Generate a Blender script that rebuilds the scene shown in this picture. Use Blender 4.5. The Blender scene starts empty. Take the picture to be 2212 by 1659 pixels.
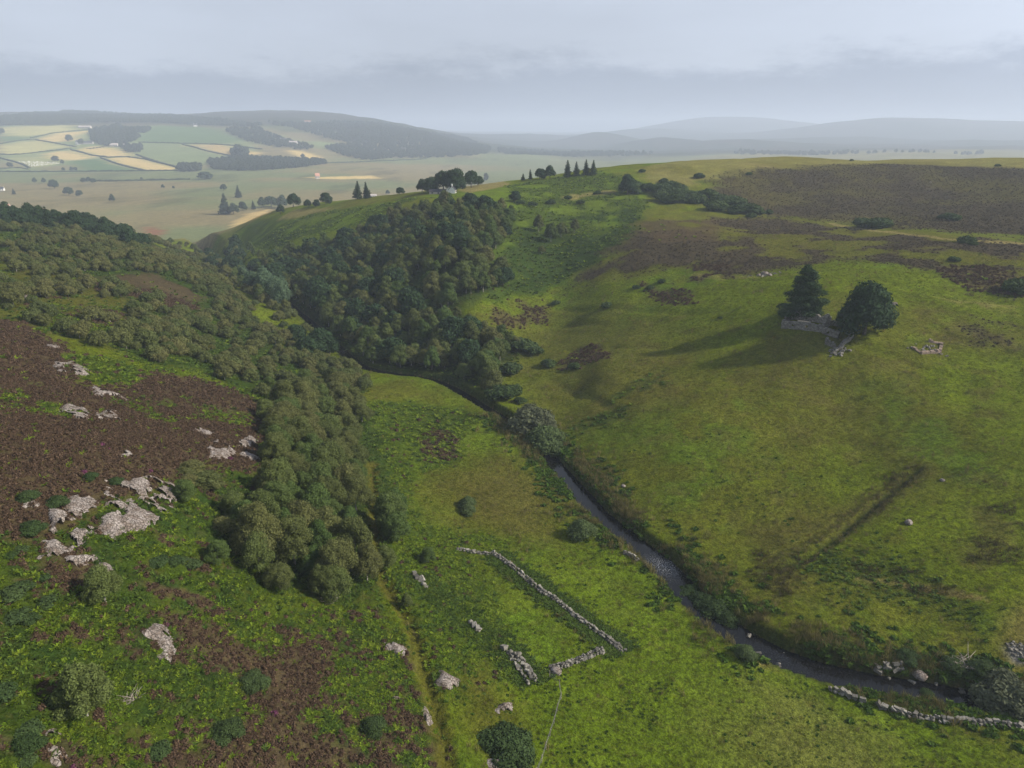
import bpy, bmesh, math, random
import numpy as np

rng = np.random.default_rng(7)
random.seed(7)
scene = bpy.context.scene
COL = scene.collection

# ------------------------------------------------------------------ camera
CAM_Z = 75.0
PITCH = math.radians(19.87)          # downward tilt
FPX, CX, CY = 1536.0, 1106.0, 829.5  # focal length and centre on a 2212 x 1659 sheet
cam_data = bpy.data.cameras.new("camera")
cam_data.sensor_width = 36.0
cam_data.lens = 36.0 * FPX / 2212.0
cam_data.clip_start = 1.0
cam_data.clip_end = 30000.0
cam = bpy.data.objects.new("camera", cam_data)
COL.objects.link(cam)
cam.location = (0, 0, CAM_Z)
cam.rotation_euler = (math.radians(90) - PITCH, 0, 0)
scene.camera = cam

# ------------------------------------------------------------------ sun, sky, exposure
SUN_EL, SUN_AZ = math.radians(33), math.radians(98)      # azimuth clockwise from +Y (view direction)
sun_dir = np.array([math.cos(SUN_EL) * math.sin(SUN_AZ), math.cos(SUN_EL) * math.cos(SUN_AZ), math.sin(SUN_EL)])
sd = bpy.data.lights.new("sun", 'SUN')
sd.energy = 5.0
sd.angle = math.radians(1.2)
sd.color = (1.0, 0.92, 0.77)
sun = bpy.data.objects.new("sun", sd)
COL.objects.link(sun)
from mathutils import Vector
sun.rotation_euler = Vector(sun_dir).to_track_quat('Z', 'Y').to_euler()
sun.location = (300, 0, 300)

world = bpy.data.worlds.new("World")
scene.world = world
world.use_nodes = True
wt = world.node_tree
for n in list(wt.nodes): wt.nodes.remove(n)
def wn(t, **k):
    n = wt.nodes.new(t)
    for a, b in k.items(): setattr(n, a, b)
    return n
def wmath(op, a, b=None, c=None, clamp=False):
    n = wn('ShaderNodeMath', operation=op, use_clamp=clamp)
    for i, v in enumerate((a, b, c)):
        if v is None: continue
        if isinstance(v, (int, float)): n.inputs[i].default_value = v
        else: wt.links.new(v, n.inputs[i])
    return n.outputs[0]
sky = wn('ShaderNodeTexSky', sky_type='NISHITA')
sky.sun_disc = False
sky.sun_elevation = SUN_EL
sky.sun_rotation = SUN_AZ
sky.air_density = 1.0
sky.dust_density = 2.0
bg_sky = wn('ShaderNodeBackground'); bg_sky.inputs[1].default_value = 0.10
wt.links.new(sky.outputs[0], bg_sky.inputs[0])
tc = wn('ShaderNodeTexCoord')
sep = wn('ShaderNodeSeparateXYZ'); wt.links.new(tc.outputs['Generated'], sep.inputs[0])
# thin stratus over the whole sky, with a lower darker bank along the horizon
def wnoise(scale, sx, sy, sz, detail, rough, off=0.0):
    m = wn('ShaderNodeMapping'); m.inputs['Scale'].default_value = (sx, sy, sz); m.inputs['Location'].default_value = (off, off * .7, 0)
    wt.links.new(tc.outputs['Generated'], m.inputs[0])
    t = wn('ShaderNodeTexNoise'); t.inputs['Scale'].default_value = scale; t.inputs['Detail'].default_value = detail; t.inputs['Roughness'].default_value = rough
    wt.links.new(m.outputs[0], t.inputs['Vector'])
    return t.outputs[0]
n1 = wnoise(1.6, 1, 1, 4.0, 7, .55, 3.1)
n2 = wnoise(5.2, 1, 1, 3.4, 10, .70, 9.4)
n3 = wnoise(1.9, 1, 1, 1.0, 2, .5, 0.3)
el = sep.outputs['Z']
# bank height (sine of elevation) wobbles with the noise
edge = wmath('ADD', wmath('MULTIPLY', wmath('SUBTRACT', n2, .5),   .16), wmath('MULTIPLY', wmath('SUBTRACT', n3, .5), .05))
edge = wmath('ADD', edge, .072)
bank = wn('ShaderNodeMapRange', interpolation_type='SMOOTHSTEP')
wt.links.new(wmath('SUBTRACT', edge, el), bank.inputs[0])
bank.inputs[1].default_value = -.020; bank.inputs[2].default_value = .018
bank.inputs[3].default_value = 0.0; bank.inputs[4].default_value = 1.0
# thin cloud turned towards the sun is brighter
dotn = wn('ShaderNodeVectorMath', operation='DOT_PRODUCT'); dotn.inputs[1].default_value = tuple(sun_dir)
wt.links.new(tc.outputs['Generated'], dotn.inputs[0])
glow = wmath('POWER', wmath('MAXIMUM', wmath('MULTIPLY_ADD', dotn.outputs['Value'], .5, .5), 0.0), 5.0)
bright = wmath('ADD', wmath('ADD', wmath('MULTIPLY', n1, .34), .42), wmath('MULTIPLY', glow, .85))
cr = wn('ShaderNodeMix', data_type='RGBA')
cr.inputs[6].default_value = (.765, .845, 1.0, 1); cr.inputs[7].default_value = (.515, .59, .75, 1)
wt.links.new(bank.outputs[0], cr.inputs[0])
bg_cl = wn('ShaderNodeBackground')
wt.links.new(cr.outputs[2], bg_cl.inputs[0]); wt.links.new(bright, bg_cl.inputs[1])
mixw = wn('ShaderNodeMixShader')
veil = wn('ShaderNodeMapRange', interpolation_type='SMOOTHSTEP')      # the veil thins out overhead, where the sun comes through
wt.links.new(el, veil.inputs[0]); veil.inputs[1].default_value = .28; veil.inputs[2].default_value = .75; veil.inputs[3].default_value = .93; veil.inputs[4].default_value = .30
wt.links.new(veil.outputs[0], mixw.inputs[0])
wt.links.new(bg_sky.outputs[0], mixw.inputs[1]); wt.links.new(bg_cl.outputs[0], mixw.inputs[2])
wo = wn('ShaderNodeOutputWorld'); wt.links.new(mixw.outputs[0], wo.inputs[0])

vs = scene.view_settings
vs.view_transform = 'Standard'; vs.look = 'None'; vs.gamma = 1.0; vs.exposure = 0.3
vs.use_curve_mapping = False
scene.cycles.use_denoising = True
scene.cycles.use_adaptive_sampling = False
scene.cycles.max_bounces = 6
scene.cycles.diffuse_bounces = 2
scene.cycles.glossy_bounces = 2
scene.cycles.transmission_bounces = 3
scene.cycles.volume_bounces = 1
scene.cycles.transparent_max_bounces = 6

# ------------------------------------------------------------------ noise helpers
def _hash(ix, iy, seed):
    h = (ix.astype(np.int64) * 374761393 + iy.astype(np.int64) * 668265263 + seed * 974711) & 0x7fffffff
    h = ((h ^ (h >> 13)) * 1274126177) & 0x7fffffff
    return ((h ^ (h >> 16)) & 0xffff) / 65535.0
def vnoise(x, y, seed=0):
    x = np.asarray(x, float); y = np.asarray(y, float)
    ix = np.floor(x); iy = np.floor(y); fx = x - ix; fy = y - iy
    fx = fx * fx * (3 - 2 * fx); fy = fy * fy * (3 - 2 * fy)
    a = _hash(ix, iy, seed); b = _hash(ix + 1, iy, seed); c = _hash(ix, iy + 1, seed); d = _hash(ix + 1, iy + 1, seed)
    return (a * (1 - fx) + b * fx) * (1 - fy) + (c * (1 - fx) + d * fx) * fy
def fbm(x, y, scale, seed=0, octv=4, rough=.5):
    s = 0; amp = 1; tot = 0; f = 1.0 / scale
    for o in range(octv):
        s = s + amp * vnoise(x * f + o * 17.3, y * f + o * 5.9, seed + o * 31); tot += amp; amp *= rough; f *= 2.03
    return s / tot                                   # 0..1
def sstep(a, b, x):
    t = np.clip((x - a) / (b - a), 0, 1)
    return t * t * (3 - 2 * t)

# ------------------------------------------------------------------ rays from the camera's place
FW = np.array([0, math.cos(PITCH), -math.sin(PITCH)]); UP = np.array([0, math.sin(PITCH), math.cos(PITCH)])
def ray(px, py):
    px = np.asarray(px, float); py = np.asarray(py, float)
    dx = (px - CX) / FPX; dy = (CY - py) / FPX
    return np.stack([dx, FW[1] + dy * UP[1], FW[2] + dy * UP[2]], -1)
def at_z(px, py, z):
    d = ray(px, py); t = (z - CAM_Z) / d[..., 2]
    return d * np.asarray(t)[..., None] + np.array([0, 0, CAM_Z])
def at_y(px, py, y):
    d = ray(px, py); t = y / d[..., 1]
    return d * np.asarray(t)[..., None] + np.array([0, 0, CAM_Z])

# ------------------------------------------------------------------ terrain: survey points
RIVER_PX = [(700,722),(770,790),(815,806),(900,815),(960,830),(1010,860),(1050,885),(1090,910),(1150,945),(1180,985),(1212,1018),
            (1250,1060),(1290,1110),(1340,1152),(1390,1192),(1440,1228),(1480,1280),(1530,1330),(1590,1372),(1640,1400),(1700,1430),
            (1780,1455),(1870,1475),(1960,1487),(2060,1502),(2150,1527),(2230,1550)]
RIVER = np.array([at_z(x, y, 0.0) for x, y in RIVER_PX])[:, :2]
RIVER = np.vstack([[-330, 720], [-215, 520], [-160, 420], [-112, 332], RIVER, RIVER[-1] + np.array([14, -12]), RIVER[-1] + np.array([40, -22])])
def wz(y): return -np.maximum(np.asarray(y, float) - 330, 0) * .09      # the stream falls towards the plain beyond the gorge
ctrl = []
for p in RIVER[:-2]: ctrl.append((p[0], p[1], 1.3 + float(wz(p[1]))))
for px, py, z in [(1000,1000,2),(1000,1150,3),(1200,1250,2.4),(1300,1500,3),(1500,1600,2.5),(1900,1640,2),(2200,1640,2),(1150,1640,5),
        (1000,1450,6.5),(880,1000,3),(860,900,2.5),(900,1400,9),(960,1640,9.5),(700,1250,13.5),(800,1150,9),(600,1000,17),(700,900,9),
        (0,1659,31),(300,1659,24.5),(600,1659,17),(800,1659,13),(0,1400,32),(300,1400,25.5),(500,1300,20),(0,1150,34),(300,1080,29),
        (0,900,34),(300,900,27),(500,930,20.5),(0,720,33),(300,750,22),(500,770,12),(0,620,30),(300,620,22),(500,640,10),(0,540,27),
        (300,540,20),(0,470,23),(150,480,18),(300,505,9),
        (900,760,2.5),(1100,760,4),(900,650,12),(750,600,10),(1000,600,20),
        (1500,900,10),(1800,850,14),(2100,800,19),(2200,900,16),(1700,1050,6),(2000,1050,9),(2200,1150,9),(1600,1150,3),(1900,1250,4.2),
        (2150,1350,5),(1800,1380,3),(1260,930,3.5)]:
    q = at_z(px, py, z); ctrl.append(tuple(q))
for px, py, d in [(1000,430,400),(1000,500,330),(850,520,370),(650,500,450),(900,432,420),(700,460,480),(600,482,520),(560,466,580),
        (1000,413,455),(1100,398,470),(1300,362,505),(1500,345,540),(1700,340,560),(1900,348,540),(2212,340,560),(1400,420,420),(1400,500,320),(1400,600,262),
        (1700,450,400),(1700,560,262),(2000,420,420),(2000,500,300),(2000,600,222),(2212,500,300),(2212,600,218),(1770,705,186),(1900,720,180),
        (1500,700,214),(1200,600,294),(1200,700,254),(1300,700,238),(1400,700,226),(1300,600,275),(1200,480,360),(1200,420,425),(1300,800,196),(1400,800,190),(1500,800,185),(1250,850,192),(1180,800,212),
        (100,330,1700),(100,300,1950),(100,268,2300),(300,258,2700),(100,243,3700),(300,300,1950),(500,300,1950),(400,340,1600),(600,340,1600),
        (800,340,1800),(600,288,2100),(750,300,2200),(800,257,2900),(650,243,3900),(900,290,2500),(960,300,2700),(1000,345,1900),(1080,338,2050),
        (1500,335,2300),(1900,338,2000),
        (0,243,3700),(-300,243,3700),(400,246,3700)]:
    q = at_y(px, py, d * (1.45 if d >= 1500 else 1)); ctrl.append(tuple(q))
PZ = -42.0
for x, y, z in [(-420,740,PZ+1),(-280,780,PZ),(-100,840,PZ+2),(50,880,-32),(200,920,-26),(420,960,-10),(700,1000,-5),(-560,850,PZ),(-220,960,PZ),(0,1080,PZ),
        (300,1250,PZ),(700,1450,PZ),(-700,1000,PZ),(-900,1250,PZ),(-500,1200,PZ),(-200,1300,PZ),(200,1500,PZ),(-700,760,-20),(-470,580,-4),(1200,1900,PZ),
        (-1800,1500,-20),(-1000,1600,PZ),(-300,1900,PZ),(-1000,600,10),(700,700,30),(-700,400,30),(0,6,16),(-20,8,24),(20,8,9),(0,-25,16),(-60,30,40),(60,20,2),(-40,-20,30),(90,60,2.5),
        (500,300,42),(300,120,14),(-250,120,45),(0,5200,-30),(1500,4200,-30),(1500,7000,-20),(3500,4500,-20),(0,8000,-20),(0,13500,0),(6000,13000,0),(-6000,13000,60),(4500,2500,-10),(3500,8000,-20),(-4000,2000,60),(-300,260,33),(-450,330,30)]:
    ctrl.append((x, y, z))
ctrl = np.array(ctrl)
def warp(x, y):
    yy = y + 60.0
    r = np.sqrt(x * x + yy * yy); a = np.arctan2(x, yy)
    return np.stack([a * 1.6, np.log(np.maximum(r, 20.0))], -1)
cw = warp(ctrl[:, 0], ctrl[:, 1])
def tps(d2): return np.where(d2 > 1e-12, .5 * d2 * np.log(np.maximum(d2, 1e-12)), 0)
K = tps(((cw[:, None] - cw[None]) ** 2).sum(-1)) + np.eye(len(cw)) * 2e-4
Pm = np.hstack([np.ones((len(cw), 1)), cw])
A = np.block([[K, Pm], [Pm.T, np.zeros((3, 3))]])
W = np.linalg.solve(A, np.concatenate([ctrl[:, 2], np.zeros(3)]))
def tps_eval(x, y):
    q = warp(x.ravel(), y.ravel()); out = np.empty(len(q))
    for i in range(0, len(q), 40000):
        b = q[i:i + 40000]
        d2 = (b ** 2).sum(1)[:, None] + (cw ** 2).sum(1)[None] - 2 * b @ cw.T
        out[i:i + 40000] = tps(np.maximum(d2, 0)) @ W[:-3] + W[-3] + b @ W[-2:]
    return out.reshape(x.shape)

def seg_dist(x, y, poly, closed=False):
    """distance to a polyline, and the arc length of the nearest point"""
    poly = np.asarray(poly, float)
    if closed: poly = np.vstack([poly, poly[:1]])
    best = np.full(x.shape, 1e9); arc = np.zeros(x.shape); s = 0.0
    for a, b in zip(poly[:-1], poly[1:]):
        v = b - a; L = max(np.hypot(*v), 1e-9)
        t = np.clip(((x - a[0]) * v[0] + (y - a[1]) * v[1]) / L ** 2, 0, 1)
        d = np.hypot(x - a[0] - t * v[0], y - a[1] - t * v[1])
        m = d < best; best = np.where(m, d, best); arc = np.where(m, s + t * L, arc); s += L
    return best, arc
def smooth_line(pts, step=2.0, it=3):
    pts = np.asarray(pts, float)
    for _ in range(it):
        a = .75 * pts[:-1] + .25 * pts[1:]; b = .25 * pts[:-1] + .75 * pts[1:]
        pts = np.vstack([pts[:1], np.stack([a, b], 1).reshape(-1, pts.shape[1]), pts[-1:]])
    L = np.concatenate([[0], np.cumsum(np.hypot(*(pts[1:, :2] - pts[:-1, :2]).T))])
    s = np.linspace(0, L[-1], max(2, int(L[-1] / step) + 1))
    return np.stack([np.interp(s, L, pts[:, k]) for k in range(pts.shape[1])], -1)
RIV = smooth_line(RIVER, 3.0)

def axis(lo, hi, flo, fhi, step, grow):
    mid = np.arange(flo, fhi + step * .5, step)
    up = [fhi]; s = step
    while up[-1] < hi: s *= 1 + grow; up.append(up[-1] + s)
    dn = [flo]; s = step
    while dn[-1] > lo: s *= 1 + grow; dn.append(dn[-1] - s)
    return np.concatenate([dn[:0:-1], mid, up[1:]])
GX = axis(-6800, 7600, -125, 150, .8, .03)
GY = axis(-60, 13500, 40, 290, .8, .016)
XX, YY = np.meshgrid(GX, GY)
# coarse evaluation of the smooth base, then bilinear detail
ZZ = tps_eval(XX, YY)
rr = np.hypot(XX, YY)
near = 1 - sstep(600, 1200, rr)
far = sstep(2000, 3200, YY) * (1 - .45 * sstep(4500, 6000, YY))
ZZ += (fbm(XX, YY, 38, 1, 3) - .5) * 3.0 * near * sstep(20, 60, rr)
ZZ += (fbm(XX, YY, 420, 5, 5, .55) - .5) * 46 * far
ZZ += (fbm(XX, YY, 7, 11, 3) - .5) * .7 * (1 - sstep(350, 700, rr))
ZZ += (fbm(XX, YY, 2.2, 21, 2) - .5) * .28 * (1 - sstep(150, 300, rr))
# far hills: crest seen at (x, row), distance, half width on the sheet, depth
for px, py, d, wpx, dep in [(1900,258,6600,210,800),(2080,280,6900,150,600),(2300,274,6600,170,700),(1700,268,9200,190,900),(1520,264,9000,160,900),(1400,278,7600,140,700),(1300,286,5600,80,420),(1150,290,6800,90,500),(1430,300,4800,80,300),(1040,292,7400,90,500),(1780,296,5200,150,420),(1600,300,4400,120,300),(2100,304,4600,160,350)]:
    c = at_y(px, py, d); sx = wpx / FPX * d; base = float(tps_eval(np.array([c[0]]), np.array([c[1]]))[0])
    ZZ += (c[2] - base) * np.exp(-((XX - c[0]) / sx) ** 2 - ((YY - c[1]) / dep) ** 2)
RD = np.full(XX.shape, 1e3); RARC = np.zeros(XX.shape)
sub = (XX > -380) & (XX < 190) & (YY > 20) & (YY < 760)
d, a = seg_dist(XX[sub], YY[sub], RIV[::1] if len(RIV) < 260 else RIV[::2])
RD[sub] = d; RARC[sub] = a
RTOT = np.hypot(*(RIV[1:] - RIV[:-1]).T).sum()
def riv_w(arc):        # half width along the stream
    s = RTOT - arc
    return 1.35 + .85 * np.exp(-((s - 105) / 28.0) ** 2) + .35 * (vnoise(arc / 5.0, arc * 0, 3) - .5)
HW = riv_w(RARC)
bankz = wz(YY) + np.where(RD < HW, -.9, -.9 + 2.0 * sstep(0, 1.1, RD - HW))
wgt = 1 - sstep(2.5, 9, RD - HW)
flat = ZZ * (1 - wgt) + wgt * np.clip(ZZ - wz(YY), .75, 2.2) + wgt * wz(YY)
ZZ = np.where(RD - HW < 1.1, np.minimum(flat, bankz), flat)

def hz(x, y):
    x = np.asarray(x, float); y = np.asarray(y, float)
    i = np.clip(np.searchsorted(GX, x) - 1, 0, len(GX) - 2); j = np.clip(np.searchsorted(GY, y) - 1, 0, len(GY) - 2)
    fx = np.clip((x - GX[i]) / (GX[i + 1] - GX[i]), 0, 1); fy = np.clip((y - GY[j]) / (GY[j + 1] - GY[j]), 0, 1)
    return (ZZ[j, i] * (1 - fx) + ZZ[j, i + 1] * fx) * (1 - fy) + (ZZ[j + 1, i] * (1 - fx) + ZZ[j + 1, i + 1] * fx) * fy
TS = np.concatenate([np.linspace(35, 700, 900), np.geomspace(701, 13400, 1200)])
def ground(pts):
    """first point of the ground along the rays through the sheet points"""
    pts = np.atleast_2d(np.asarray(pts, float))
    d = ray(pts[:, 0], pts[:, 1]); d = d / np.linalg.norm(d, axis=1, keepdims=True)
    X = d[:, None, :] * TS[None, :, None]; X[..., 2] += CAM_Z
    g = X[..., 2] - hz(X[..., 0], X[..., 1])
    out = np.zeros((len(pts), 3))
    for k in range(len(pts)):
        idx = np.nonzero(g[k] < 0)[0]
        i = idx[0] if len(idx) else len(TS) - 1
        if i == 0: t = TS[0]
        else:
            g0, g1 = g[k, i - 1], g[k, i]
            t = TS[i - 1] + (TS[i] - TS[i - 1]) * (g0 / (g0 - g1) if g1 < 0 else 1)
        out[k] = d[k] * t + np.array([0, 0, CAM_Z])
    out[:, 2] = hz(out[:, 0], out[:, 1])
    return out
def G(px, py): return ground([(px, py)])[0]

# ------------------------------------------------------------------ land cover (ground colours, mapped on the ground plan)
CLS = dict(grass=(.096, .126, .008), lush=(.080, .138, .009), olive=(.088, .083, .014), brown=(.084, .068, .021), tan=(.20, .165, .060),
           bracken=(.040, .062, .008), dkbracken=(.022, .042, .009), heather=(.066, .048, .027), moor=(.050, .039, .025), soil=(.16, .095, .05),  # bracken ground painted darker, as shade between the fronds, to give depth
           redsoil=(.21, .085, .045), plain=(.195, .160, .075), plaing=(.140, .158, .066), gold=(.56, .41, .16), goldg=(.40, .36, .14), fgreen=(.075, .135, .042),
           fpale=(.17, .21, .085), wood=(.020, .030, .010), hill=(.042, .042, .030), gravel=(.13, .125, .125), rockc=(.33, .30, .27))
KEYS = list(CLS); KI = {k: i for i, k in enumerate(KEYS)}
WT = np.zeros(XX.shape + (len(KEYS),), np.float32)
WT[..., KI['grass']] = 1
def blend(cls, a):
    global WT
    WT *= (1 - a)[..., None]; WT[..., KI[cls]] += a
def inside(x, y, poly):
    r = np.zeros(x.shape, bool); n = len(poly)
    for i in range(n):
        x0, y0 = poly[i]; x1, y1 = poly[(i + 1) % n]
        if y0 == y1: continue
        c = ((y0 > y) != (y1 > y)) & (x < (x1 - x0) * (y - y0) / (y1 - y0) + x0)
        r ^= c
    return r
def sdist(x, y, poly):
    d, _ = seg_dist(x, y, poly, True)
    return np.where(inside(x, y, poly), d, -d)
WARPX = (fbm(XX, YY, 9, 41, 3) - .5); WARPY = (fbm(XX, YY, 9, 57, 3) - .5)
def densify(px, n=4):
    out = []
    for a, b in zip(px, px[1:] + px[:1]):
        for t in range(n): out.append((a[0] + (b[0] - a[0]) * t / n, a[1] + (b[1] - a[1]) * t / n))
    return out
def world_poly(px, n=1):
    return ground(densify(px, n))[:, :2]
def paint(cls, px, soft=2.0, wob=6.0, amt=1.0, mosaic=None, wpoly=None, n=1):
    """lay a cover class inside the plan outline seen at the sheet points px"""
    poly = world_poly(px, n) if wpoly is None else np.asarray(wpoly)
    m = soft + wob
    bb = (XX > poly[:, 0].min() - m) & (XX < poly[:, 0].max() + m) & (YY > poly[:, 1].min() - m) & (YY < poly[:, 1].max() + m)
    if not bb.any(): return poly
    x = XX[bb] + WARPX[bb] * wob * 2; y = YY[bb] + WARPY[bb] * wob * 2
    a = sstep(-soft, soft, sdist(x, y, poly)) * amt
    if mosaic:
        sc, cut, sf, seed = mosaic
        a = a * sstep(cut - sf, cut + sf, fbm(XX[bb], YY[bb], sc, seed, 4, .58))
    w = WT[bb]; w *= (1 - a)[:, None]; w[:, KI[cls]] += a; WT[bb] = w
    return poly
def line(cls, px, width, soft=.5, amt=1.0, wpts=None):
    pts = ground(px)[:, :2] if wpts is None else wpts
    pts = smooth_line(pts, 2.0, 2)
    m = width + soft + 2
    bb = (XX > pts[:, 0].min() - m) & (XX < pts[:, 0].max() + m) & (YY > pts[:, 1].min() - m) & (YY < pts[:, 1].max() + m)
    d, _ = seg_dist(XX[bb], YY[bb], pts)
    a = (1 - sstep(width * .5, width * .5 + soft, d + (fbm(XX[bb], YY[bb], 1.6, 77, 2) - .5) * width * .7)) * amt
    w = WT[bb]; w *= (1 - a)[:, None]; w[:, KI[cls]] += a; WT[bb] = w
    return pts
def c1(pts): return [(x * .256, 194.7 + y * .256) for x, y in pts]

DITCH_PTS = ground([(1640,1235),(1700,1225),(1752,1205),(1800,1170),(1850,1125),(1900,1085),(1950,1045),(1985,1012)])[:, :2]
# everyday variation of the pasture
n60 = fbm(XX, YY, 60, 101, 4); n18 = fbm(XX, YY, 18, 131, 4); n6 = fbm(XX, YY, 6, 151, 4, .6)
blend('olive', (.55 * sstep(.45, .60, n60 * .55 + n18 * .45)).astype(np.float32))
blend('lush', (.7 * sstep(.54, .7, n18 * .6 + n6 * .4)).astype(np.float32))
blend('brown', (.5 * sstep(.55, .68, n60 * .4 + n6 * .6)).astype(np.float32))
# the valley floor and the far country
pl = 1 - sstep(0, 1, 1.0 * (YY < 560))
isfar = sstep(560, 660, YY + (n60 - .5) * 120)
blend('plain', isfar.astype(np.float32))
blend('plaing', (isfar * sstep(.38, .62, fbm(XX, YY, 260, 171, 4))).astype(np.float32))
blend('plaing', (isfar * sstep(-250, 100, XX) * .75).astype(np.float32))
blend('wood', (isfar * .35 * sstep(.55, .7, fbm(XX, YY * .4, 70, 181, 5, .62))).astype(np.float32))
hills = sstep(3000, 3500, YY + (fbm(XX, YY, 300, 191, 3) - .5) * 500)
blend('hill', hills.astype(np.float32))
blend('wood', (hills * .85 * sstep(.40, .52, fbm(XX, YY, 240, 201, 5, .6)) * (1 - sstep(100, 150, ZZ))).astype(np.float32))
# left of the plain: hillside under scrub
paint('dkbracken', [(0,690),(0,470),(150,490),(310,520),(420,560),(520,660),(640,760),(780,800),(800,880),(860,1000),(870,1120),(830,1300),(700,1320),(540,1300),(480,1150),(560,960),(600,880),(420,800),(330,790),(240,760),(150,720)], 4, 6, .9, n=2)
paint('olive', [(0,690),(0,560),(160,600),(320,640),(330,700),(230,760),(120,720)], 8, 8, .75)
paint('bracken', [(0,690),(0,600),(200,650),(330,690),(420,800),(330,800),(240,760),(150,720)], 6, 8, .7, mosaic=(12, .45, .06, 3))
paint('heather', [(185,600),(330,590),(440,640),(400,690),(330,650),(210,625)], 3, 5, .9)
paint('heather', [(50,655),(130,640),(270,680),(260,705),(120,690)], 3, 6, .75, mosaic=(10, .42, .05, 9))
# central wood floor and the gorge
WOOD_PX = [(545,585),(620,548),(700,532),(780,506),(890,455),(1000,441),(1075,450),(1112,482),(1090,505),(1060,560),(1110,590),(1080,625),(1010,650),(985,690),(1000,710),(1115,735),(1120,770),(1060,800),(1065,850),(1010,845),(940,815),(830,795),(770,780),(690,720),(620,640),(560,600)]
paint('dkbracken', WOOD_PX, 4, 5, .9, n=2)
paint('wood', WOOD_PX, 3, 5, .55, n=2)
# spur with bracken above the wood
paint('lush', [(500,505),(545,480),(700,458),(900,424),(1100,400),(1300,368),(1400,400),(1390,470),(1300,560),(1200,620),(1080,650),(1040,650),(1110,590),(1060,560),(1115,460),(1000,424),(890,428),(780,482),(620,522),(545,555)], 4, 5, .55, n=2)
paint('bracken', [(500,505),(545,480),(700,458),(900,428),(1000,424),(890,432),(780,482),(620,522),(545,555)], 3, 5, .8, mosaic=(14, .40, .07, 5), n=2)
paint('bracken', [(1100,400),(1300,368),(1400,400),(1390,470),(1300,560),(1200,620),(1080,650),(1040,650),(1110,590),(1060,560),(1115,460)], 3, 5, .8, mosaic=(16, .42, .07, 6), n=2)
paint('dkbracken', [(1130,480),(1380,450),(1395,490),(1320,540),(1280,570),(1180,630),(1080,640),(1110,590),(1080,560)], 5, 6, .85, mosaic=(22, .40, .08, 8), n=2)
paint('tan', [(600,475),(640,452),(690,450),(720,452),(640,470)], 2, 3, .8)
paint('soil', [(500,484),(535,461),(582,452),(587,460),(540,478)], 1.5, 2, .8)
paint('gold', [(500,484),(535,461),(582,452),(587,460),(540,478)], 1.5, 2, .65)
paint('tan', [(990,412),(1040,397),(1096,395),(1100,400),(1020,417)], 2, 3, .9)
paint('tan', [(1210,425),(1300,412),(1330,410),(1330,418),(1230,430)], 2, 4, .8)
# right hill: dry crest, heather moor, mosaic below
paint('tan', [(1380,365),(1500,340),(1700,330),(2300,320),(2300,362),(2000,365),(1700,362),(1560,385),(1480,402),(1400,398)], 6, 8, .62, n=2)
paint('olive', [(1380,365),(1500,340),(1700,330),(2300,320),(2300,362),(2000,365),(1700,362),(1560,385),(1480,402),(1400,398)], 6, 8, .5, mosaic=(40, .5, .1, 12), n=2)
paint('moor', [(1545,385),(1640,368),(1760,358),(1900,354),(2080,358),(2300,366),(2300,520),(2100,502),(1900,490),(1760,476),(1640,462),(1590,440),(1550,420)], 9, 10, .97, n=2)
paint('olive', [(1545,385),(1640,368),(1760,358),(1900,354),(2080,358),(2300,366),(2300,520),(2100,502),(1900,490),(1760,476),(1640,462)], 5, 9, .38, mosaic=(30, .54, .14, 15), n=2)
MOS = [(1375,480),(1640,470),(1780,484),(1900,494),(2100,508),(2300,530),(2300,640),(2100,612),(1960,570),(1800,555),(1680,580),(1560,600),(1440,585),(1330,600),(1240,620),(1290,570)]
paint('olive', MOS, 8, 8, .7, n=2)
paint('moor', MOS, 6, 9, .97, mosaic=(22, .455, .06, 22), n=2)
paint('heather', [(1380,480),(1560,475),(1560,525),(1400,530)], 4, 6, .8, mosaic=(14, .38, .05, 24))
paint('heather', [(2020,580),(2120,570),(2212,600),(2212,635),(2060,620)], 3, 5, .8)
paint('heather', [(1470,575),(1570,570),(1590,600),(1500,615)], 2, 5, .75, mosaic=(8, .4, .05, 25))
paint('heather', [(1360,610),(1500,625),(1510,655),(1400,640)], 2, 4, .7, mosaic=(7, .42, .05, 26))
paint('heather', [(1060,660),(1180,650),(1200,690),(1080,710)], 3, 4, .7, mosaic=(9, .42, .06, 27))
line('tan', [(1800,484),(1880,497),(1960,507),(2060,520),(2212,526)], 3.0, 1.0, .8)
line('tan', [(1560,605),(1480,590),(1560,598),(1640,600),(1760,590)], 1.2, 1.0, .4)
# slope between the wood and the stream: browner turf
paint('brown', [(1090,690),(1250,670),(1420,690),(1500,740),(1480,830),(1350,900),(1230,930),(1150,860),(1110,780)], 14, 8, .5)
paint('olive', [(1250,800),(1500,760),(1800,800),(2000,900),(1900,1000),(1600,980),(1400,950)], 20, 10, .28)
paint('heather', [(1190,775),(1260,745),(1330,740),(1310,775),(1220,800)], 2, 4, .7, mosaic=(6, .45, .06, 33))
paint('dkbracken', [(1230,925),(1310,880),(1370,830),(1440,800),(1450,830),(1380,860),(1330,900),(1270,930)], 2, 4, .65, mosaic=(5, .45, .07, 35))
paint('brown', [(1640,690),(1760,640),(1900,650),(2100,700),(2212,720),(2212,760),(2000,740),(1930,700)], 8, 8, .5, mosaic=(14, .48, .06, 36))
paint('moor', [(2040,690),(2212,690),(2212,760),(2090,740)], 4, 6, .7, mosaic=(12, .46, .06, 38))
paint('tan', [(2010,640),(2212,650),(2212,675),(2080,665)], 3, 6, .55, mosaic=(9, .5, .06, 39))
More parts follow.
